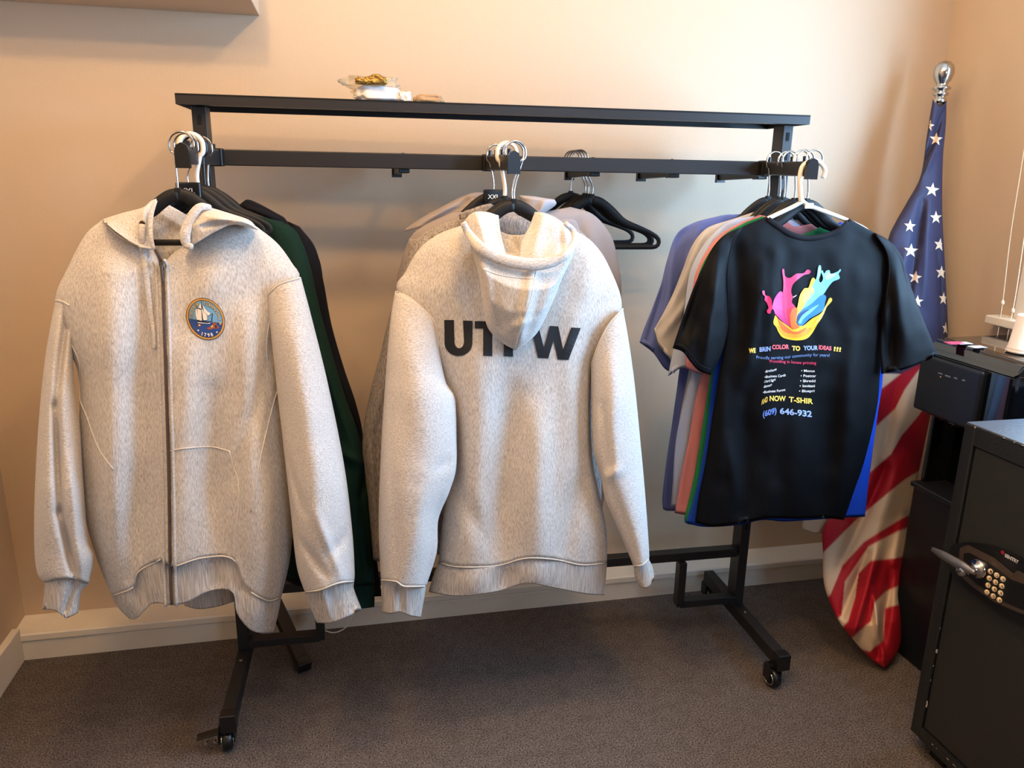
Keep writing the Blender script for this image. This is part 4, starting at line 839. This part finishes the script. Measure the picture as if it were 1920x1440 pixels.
mf.node_tree.links.new(at_.outputs['Color'], mf.node_tree.nodes['Principled BSDF'].inputs['Base Color']); me.materials.clear(); me.materials.append(mf)
cloth('frayed_edge', [(1507, 972), (1504, 985), (1506, 992)], [(1550, 974), (1549, 990), (1547, 1001)], [(1507, 972), (1550, 974)], [(1506, 992), (1524, 999), (1547, 1001)], 1.80, .012, .01, mat('off_white_nylon', rgb(214, 190, 160), .8), fg, nu=24, nv=14, top=1.)
M_star = mat('star_white', rgb(224, 200, 172), .8)
def star(x, y, r, rot=0., sx=1.):
    pts = [(x+sx*(r if k % 2 == 0 else r*.40)*math.sin(math.radians(36*k+rot)), y-(r if k % 2 == 0 else r*.40)*math.cos(math.radians(36*k+rot))) for k in range(10)]
    b = polyflat([pts], 5); drape(b, [key(fl_)], .0015, None); obj('star', b, M_star, fg)
for x, y, r, rot, sx in ((1743, 235, 11, 15, .85), (1755, 261, 13, 5, 1), (1728, 308, 9, 20, .5), (1748, 356, 14, 8, 1), (1755, 408, 13, 0, .9), (1706, 424, 13, 5, .9), (1762, 459, 13, 10, .9), (1708, 470, 14, 5, 1), (1765, 511, 13, 5, .85), (1716, 520, 13, 10, 1), (1769, 560, 13, 5, .7), (1720, 565, 12, 5, 1), (1773, 616, 13, 5, .5)):
    star(x, y, r, rot, sx)

# ------------------------------------------------------------------ water cooler
M_gloss = mat('glossy_black_plastic', rgb(8, 9, 12), .08, spec=.6, coat=.6)
M_satin = mat('satin_black_plastic', rgb(20, 22, 28), .4, spec=.4)
wc = thing('water_cooler', (1.65, 1.56, 0), 'glossy black water cooler standing in front of the flag, behind the safe', 'water cooler')
obj('base_cabinet', bx(((1.508, 1.43, .0), (1.775, 1.69, .505)), bev=.008), M_satin, wc)
bm = bmesh.new(); box(bm, (1.60, 1.43, .50), (1.775, 1.69, .90), .004); box(bm, (1.525, 1.43, .50), (1.62, 1.492, .90), .016); box(bm, (1.528, 1.675, .50), (1.62, 1.69, .90), .004)
obj('column', bm, M_gloss, wc, True)
bm = bmesh.new(); box(bm, (1.500, 1.425, .705), (1.775, 1.695, .885), .014); obj('head', bm, M_gloss, wc)
bm = bmesh.new(); pr_ = [(1.492, .868), (1.500, .880), (1.520, .903), (1.535, .908), (1.775, .910), (1.775, .868)]
a = [bm.verts.new((x, 1.42, z)) for x, z in pr_]; b = [bm.verts.new((x, 1.71, z)) for x, z in pr_]
for i in range(6): bm.faces.new((a[i], b[i], b[(i+1) % 6], a[(i+1) % 6]))
bm.faces.new(a[::-1]); bm.faces.new(b); bmesh.ops.bevel(bm, geom=bm.edges[:], offset=.006, segments=3, affect='EDGES')
bmesh.ops.recalc_face_normals(bm, faces=bm.faces[:]); obj('lid', bm, M_gloss, wc)
bm = bmesh.new(); box(bm, (1.484, 1.502, .715), (1.51, 1.712, .866), .008); cp = obj('control_panel', bm, M_satin, wc)
def on_x(bm, X):
    for v in bm.verts:
        v.co = at(v.co.x, v.co.y, X=X)
    return bm
M_wht = mat('white_marking', rgb(200, 200, 205), .5)
for s, x0, y0, x1, y1 in (('POWER', 1759, 700.5, 1767, 702.5), ('HEATING', 1772, 705, 1782, 708), ('COLD', 1788.5, 709.5, 1795, 711), ('HOT', 1804, 714, 1810, 715)):
    obj('marking', on_x(fit_text(s, x0, y0, x1, y1, 2.6, .02), 1.4835), M_wht, cp)
obj('indicator_light', lathe(bmesh.new(), [(.002, 0), (.0015, .001)], at(1763.5, 706.5, X=1.484), (-1, 0, 0), 12), mat('amber_light', rgb(255, 190, 110), .4), cp)
for x, y in ((1752, 779), (1781, 792)):
    q = at(x, y, X=1.53); bm = bmesh.new(); lathe(bm, [(.010, 0), (.010, .022), (.013, .024), (.013, .05)], q+Vector((.02, 0, -.012))); s_ = obj('spout', bm, M_satin, wc, True)
    bm = bmesh.new(); box(bm, q+Vector((.004, -.010, -.004)), q+Vector((.012, .010, .003)), .001); obj('lever', bm, M_wht, s_)
obj('drip_tray', bx(((1.498, 1.50, .498), (1.60, 1.69, .512)), bev=.003), M_satin, wc)
for s, cells in (('sticker', 0),):
    obj('sticker', bx((tuple(at(1784, 646, Z=.9095)), tuple(at(1796, 641, Z=.9095)+Vector((0, 0, .0015))))), mat('pink_sticker', rgb(226, 70, 96), .5), wc)
    obj('sticker', bx((tuple(at(1800, 646, Z=.9095)), tuple(at(1811, 641.5, Z=.9095)+Vector((0, 0, .0012))))), M_wht, wc)
    obj('sticker', bx((tuple(at(1827, 653, Z=.9095)), tuple(at(1838, 648.5, Z=.9095)+Vector((0, 0, .0012))))), M_wht, wc)
# paper cups upside down on the cooler
c = at(1918, 660, Z=.911); cu = thing('paper_cup', c, 'white paper cup turned upside down on top of the water cooler', 'cup')
bm = bmesh.new(); prof = [(.036, 0), (.0375, .002), (.037, .005), (.0345, .006), (.0355, .008), (.0352, .011), (.0335, .012), (.0260, .088), (.0245, .090), (.0235, .086), (.001, .085)]
lathe(bm, prof, c, n=36); obj('body', bm, mat('paper_white', rgb(238, 224, 208), .7), cu, True)

# ------------------------------------------------------------------ safe
M_safe = mat('black_hammered_steel', rgb(30, 30, 30), .42, spec=.5, bump=(160, .25)); M_safe2 = mat('safe_door_steel', rgb(38, 38, 37), .5, spec=.4, bump=(200, .15))
sf = thing('safe', (1.53, 1.05, 0), 'black steel safe with a round-key keypad and lever handle, under the window', 'safe')
SX, SY1, SY0, SZ = 1.273, 1.311, .80, .812
bm = bmesh.new(); box(bm, (SX+.012, SY0, .045), (1.79, SY1, SZ), .004)
box(bm, (SX, SY1-.030, .045), (SX+.03, SY1, SZ), .003); box(bm, (SX, SY0, .045), (SX+.03, SY0+.03, SZ), .003); box(bm, (SX, SY0+.03, SZ-.040), (SX+.03, SY1-.03, SZ), .0); box(bm, (SX, SY0+.03, .045), (SX+.03, SY1-.03, .075), .0)
obj('body', bm, M_safe, sf)
obj('lit_top_panel', bx(((SX+.002, SY0+.002, SZ-.002), (1.788, SY1-.002, SZ+.003)), bev=.002), mat('window_lit_steel', rgb(78, 82, 88), .34, .3, bump=(140, .2)), sf)  # top sheet coloured lighter than the body to stand for window light
dr = obj('door', bx(((SX+.004, SY0+.033, .078), (SX+.04, SY1-.033, SZ-.043)), bev=.003), M_safe2, sf)
for x, y in ((SX+.03, SY1-.08), (SX+.03, SY0+.04), (1.74, SY1-.08), (1.74, SY0+.04)): obj('foot', bx(((x, y, 0), (x+.045, y+.045, .046)), bev=.003), M_blkm, sf)
def slab_x(pts, X0, X1, name, m, par, sm=None, bev=.003):
    q = [tuple(p) for p in (catmull(pts, sm) if sm else pts)]
    P = [at(x, y, X=X0) for x, y in q]; bm = bmesh.new()
    a = [bm.verts.new((X0, p.y, p.z)) for p in P]; b = [bm.verts.new((X1, p.y, p.z)) for p in P]; n = len(q)
    for i in range(n): bm.faces.new((a[i], a[(i+1) % n], b[(i+1) % n], b[i]))
    bm.faces.new(a[::-1]); f = bm.faces.new(b); bmesh.ops.recalc_face_normals(bm, faces=bm.faces[:])
    if bev: bmesh.ops.bevel(bm, geom=[e for e in f.edges], offset=bev, segments=2, affect='EDGES')
    return obj(name, bm, m, par)
kp = slab_x([(1786, 1046), (1788, 1034), (1796, 1022), (1810, 1017), (1830, 1016), (1855, 1020), (1883, 1029), (1920, 1046), (1990, 1098), (1998, 1130), (1990, 1185), (1960, 1182), (1920, 1166), (1880, 1145), (1840, 1116), (1808, 1090), (1792, 1070)], SX+.006, SX-.012, 'keypad_housing', M_blkm, dr, 60)
M_brz = mat('bronze_plastic', rgb(84, 70, 62), .35, .4)
pl = slab_x([(1806, 1027), (1818, 1022), (1866, 1046), (1900, 1074), (1905, 1076), (1912, 1070), (1960, 1098), (1975, 1125), (1965, 1160), (1920, 1150), (1870, 1128), (1830, 1100), (1810, 1082), (1804, 1055)], SX-.010, SX-.020, 'keypad_bezel', M_brz, kp, None, .002)
slab_x([(1808, 1038), (1818, 1036), (1862, 1060), (1896, 1086), (1960, 1110), (1966, 1124), (1958, 1152), (1920, 1144), (1874, 1124), (1834, 1096), (1813, 1078), (1808, 1058)], SX-.019, SX-.0215, 'keypad_face', M_blkm, kp, None, .001)
M_key = mat('cream_key', rgb(232, 208, 168), .5); M_dig = mat('dark_digit', rgb(110, 60, 30), .6)
ks = '123456789C0#'; XK = SX-.0215
for i, ch in enumerate(ks):
    r_i, c_i = divmod(i, 3); x = 1858+11.7*c_i-2.2*r_i; y = 1071.5+7.2*c_i+13.0*r_i
    q = at(x, y, X=XK); bt = obj('key_button', lathe(bmesh.new(), [(.0056, 0), (.0056, .002), (.0045, .0035)], q, (-1, 0, 0), 18), M_key, kp, True)
    obj('digit', on_x(fit_text(ch, x-1.6, y+1.8, x+1.7, y+3.4, 5, .03), XK-.0042), M_dig, bt)
obj('lettering', on_x(fit_text('SENTRY', 1883.5, 1043.5, 1909.5, 1057.5, 6.2, .045, 0, 7, 0, .18), SX-.0128), M_wht, kp)
obj('emblem', lathe(bmesh.new(), [(.0042, 0), (.0040, .0006)], at(1880, 1036, X=SX-.012), (-1, 0, 0), 20), mat('red_emblem', rgb(150, 24, 34), .5), kp)
hc = at(1829, 1067, X=SX-.03); bm = bmesh.new(); lathe(bm, [(.020, 0), (.021, .006), (.018, .012), (.012, .014), (.010, .030), (.012, .034), (.013, .048), (.008, .052)], Vector((SX-.018, hc.y, hc.z)), (-1, 0, 0), 28)
hd = obj('handle', bm, M_chr, dr, True)
a = at(1820, 1070, X=SX-.062); b = at(1752, 1032, X=SX-.068)
obj('lever', tb([tuple(a+(a-b).normalized()*.01), tuple(a), tuple(a.lerp(b, .5)), tuple(b), tuple(b+(b-a).normalized()*.006)], [.005, .0105, .0105, .0095, .005], 12, 30, (Vector((1, 0, 0)), .7)), mat('brushed_steel', rgb(150, 145, 145), .38, .9), hd, True)
bm = bmesh.new()
for _ in range(8):
    z = random.uniform(.12, .50); s = random.uniform(.0005, .0013); box(bm, (SX-.0004, SY1-.034+random.uniform(-.002, .002)-s, z-s*3), (SX+.001, SY1-.034+s, z+s*3))
for _ in range(6):
    y = random.uniform(SY1-.16, SY1-.02); s = random.uniform(.0005, .0012); box(bm, (SX-.0004, y-s*3, .062-s), (SX+.001, y+s*3, .062+s))
for _ in range(9):
    y = random.uniform(SY0+.1, SY1-.02); s = random.uniform(.0006, .0014); box(bm, (SX+.0, y-s*2, SZ-.003), (SX+.004, y+s*2, SZ+.0005))
obj('paint_chips', bm, mat('chipped_paint', rgb(170, 165, 155), .7), sf)

# ------------------------------------------------------------------ blind cords, package, bar, cable
M_cord = mat('cord_white', rgb(236, 218, 190), .7)
def cord(pts, kn, lab):
    t = thing('blind_cord', at(*pts[-1], X=XR-.05), lab, 'cord', 'window blind cords')
    P = [tuple(at(x, y, X=XR-.05)) for x, y in pts]
    a, b = Vector(P[0]), Vector(P[1]); P = [tuple(a+(a-b).normalized()*.45)]+P
    obj('string', tb(P, .0011, 6, 40), M_cord, t, True)
    q = at(*kn, X=XR-.05); obj('knob', lathe(bmesh.new(), [(.001, -.007), (.004, -.005), (.0045, 0), (.003, .005), (.001, .007)], q, n=14), M_cord, t, True)
cord([(1920, 282), (1895, 440), (1880, 566), (1866, 652), (1860, 656)], (1880, 567), 'white blind cord hanging left of the other one, over the cooler')
cord([(1921, 440), (1908, 530), (1899, 582), (1887, 640), (1886, 662)], (1899, 582), 'white blind cord nearer the paper cup, right of the other one')
# bag on the shelf
M_film = mat('clear_film', rgb(235, 225, 205), .15); M_film.node_tree.nodes['Principled BSDF'].inputs['Transmission Weight'].default_value = .75; M_film.node_tree.nodes['Principled BSDF'].inputs['IOR'].default_value = 1.12
M_bag = mat('white_wrap', rgb(236, 230, 226), .3, bump=(60, .5)); M_gold = mat('gold_foil', rgb(150, 118, 56), .35, .7)
bgt = thing('wrapped_pack', at(715, 190, Y=1.88), 'white and clear plastic pack with gold pieces lying on the rack shelf', 'package')
bZ = ZT
def lump(name, cx, cy, w, dpt, h, m, seed, par, z0, cr=.2, seg=28):
    bm = bmesh.new(); bmesh.ops.create_icosphere(bm, subdivisions=4, radius=1)
    for v in bm.verts:
        q = v.co.copy(); s = 1+cr*noise.noise(q*1.8+Vector((seed, 0, 0)))+cr*.7*noise.noise(q*4.2+Vector((0, seed, 0)))
        sg = lambda t, e: math.copysign(abs(t)**e, t)
        v.co = Vector((cx+sg(q.x, .6)*w/2*s, cy+sg(q.y, .6)*dpt/2*s, z0+max(0, (sg(q.z, .7)*.5*s+.5))*h))
    return obj(name, bm, m, par, True)
x0 = at(662, 185, Y=1.86).x; x1 = at(752, 185, Y=1.86).x
b_ = lump('wrap', (x0+x1)/2, 1.885, x1-x0, .07, .036, M_bag, 3, bgt, bZ, .16)
lump('end_flap', at(760, 182, Y=1.86).x, 1.88, .030, .05, .026, M_bag, 9, bgt, bZ+.0, .35)
lump('clear_window', (x0+x1)/2-.012, 1.89, (x1-x0)*1.10, .06, .030, M_film, 5, bgt, bZ+.028, .3)
bm = bmesh.new(); a = at(655, 172, Y=1.87); vs = [bm.verts.new(p) for p in (at(668, 180, Y=1.868), at(656, 172, Y=1.872), at(664, 163, Y=1.875), at(668, 180, Y=1.866)+Vector((0, .004, 0)), at(656, 172, Y=1.872)+Vector((0, .003, 0)), at(664, 163, Y=1.875)+Vector((0, .003, 0)))]
for f in ((0, 1, 2), (5, 4, 3), (0, 3, 4, 1), (1, 4, 5, 2), (2, 5, 3, 0)): bm.faces.new([vs[i] for i in f])
obj('end_flap', bm, M_film, bgt)
for k, (px, s) in enumerate(((676, .010), (686, .009), (697, .012), (707, .014), (715, .012))):
    q = at(px, 170, Y=1.845); lump('gold_piece', q.x, q.y, s*2.2, .02, s*1.5, M_gold, 20+k, bgt, bZ+.034, .25)
q0 = at(775, 190, Y=1.9).x; q1 = at(832, 190, Y=1.9).x
pg = lump('fabric_pouch', (q0+q1)/2, 1.9, q1-q0, .06, .022, mat('beige_cloth', rgb(172, 140, 104), .9, bump=(90, .8)), 12, None, ZT, .2)
tag(pg, 'small beige crumpled pouch on the rack shelf right of the white pack', 'pouch')
fb = thing('foot_bar', (-.19, 1.95, 0), 'short slanting black steel bar on the floor behind the left rack post', 'metal bar')
bm = bmesh.new(); beam(bm, (-.150, 1.872, .030), (-.232, 2.060, .112), .034, .03, .002); obj('bar', bm, mat('warm_lit_black_steel', rgb(42, 32, 28), .45), fb)  # black steel, the warm lamp light put into its colour as brown
bm = bmesh.new(); beam(bm, (-.142, 1.855, .023), (-.153, 1.880, .034), .038, .034, .003); obj('end_cap', bm, M_blkm, fb)
cb = tb([tuple(at(x, y, Y=1.95)) for x, y in ((590, 1165), (603, 1178), (622, 1186), (640, 1182), (654, 1170), (664, 1150))], .0016, 8, 30)
tag(obj('cable', cb, M_wpl, None, True), 'thin pale cable looping behind the zip hoodie cuff above the floor', 'cable')
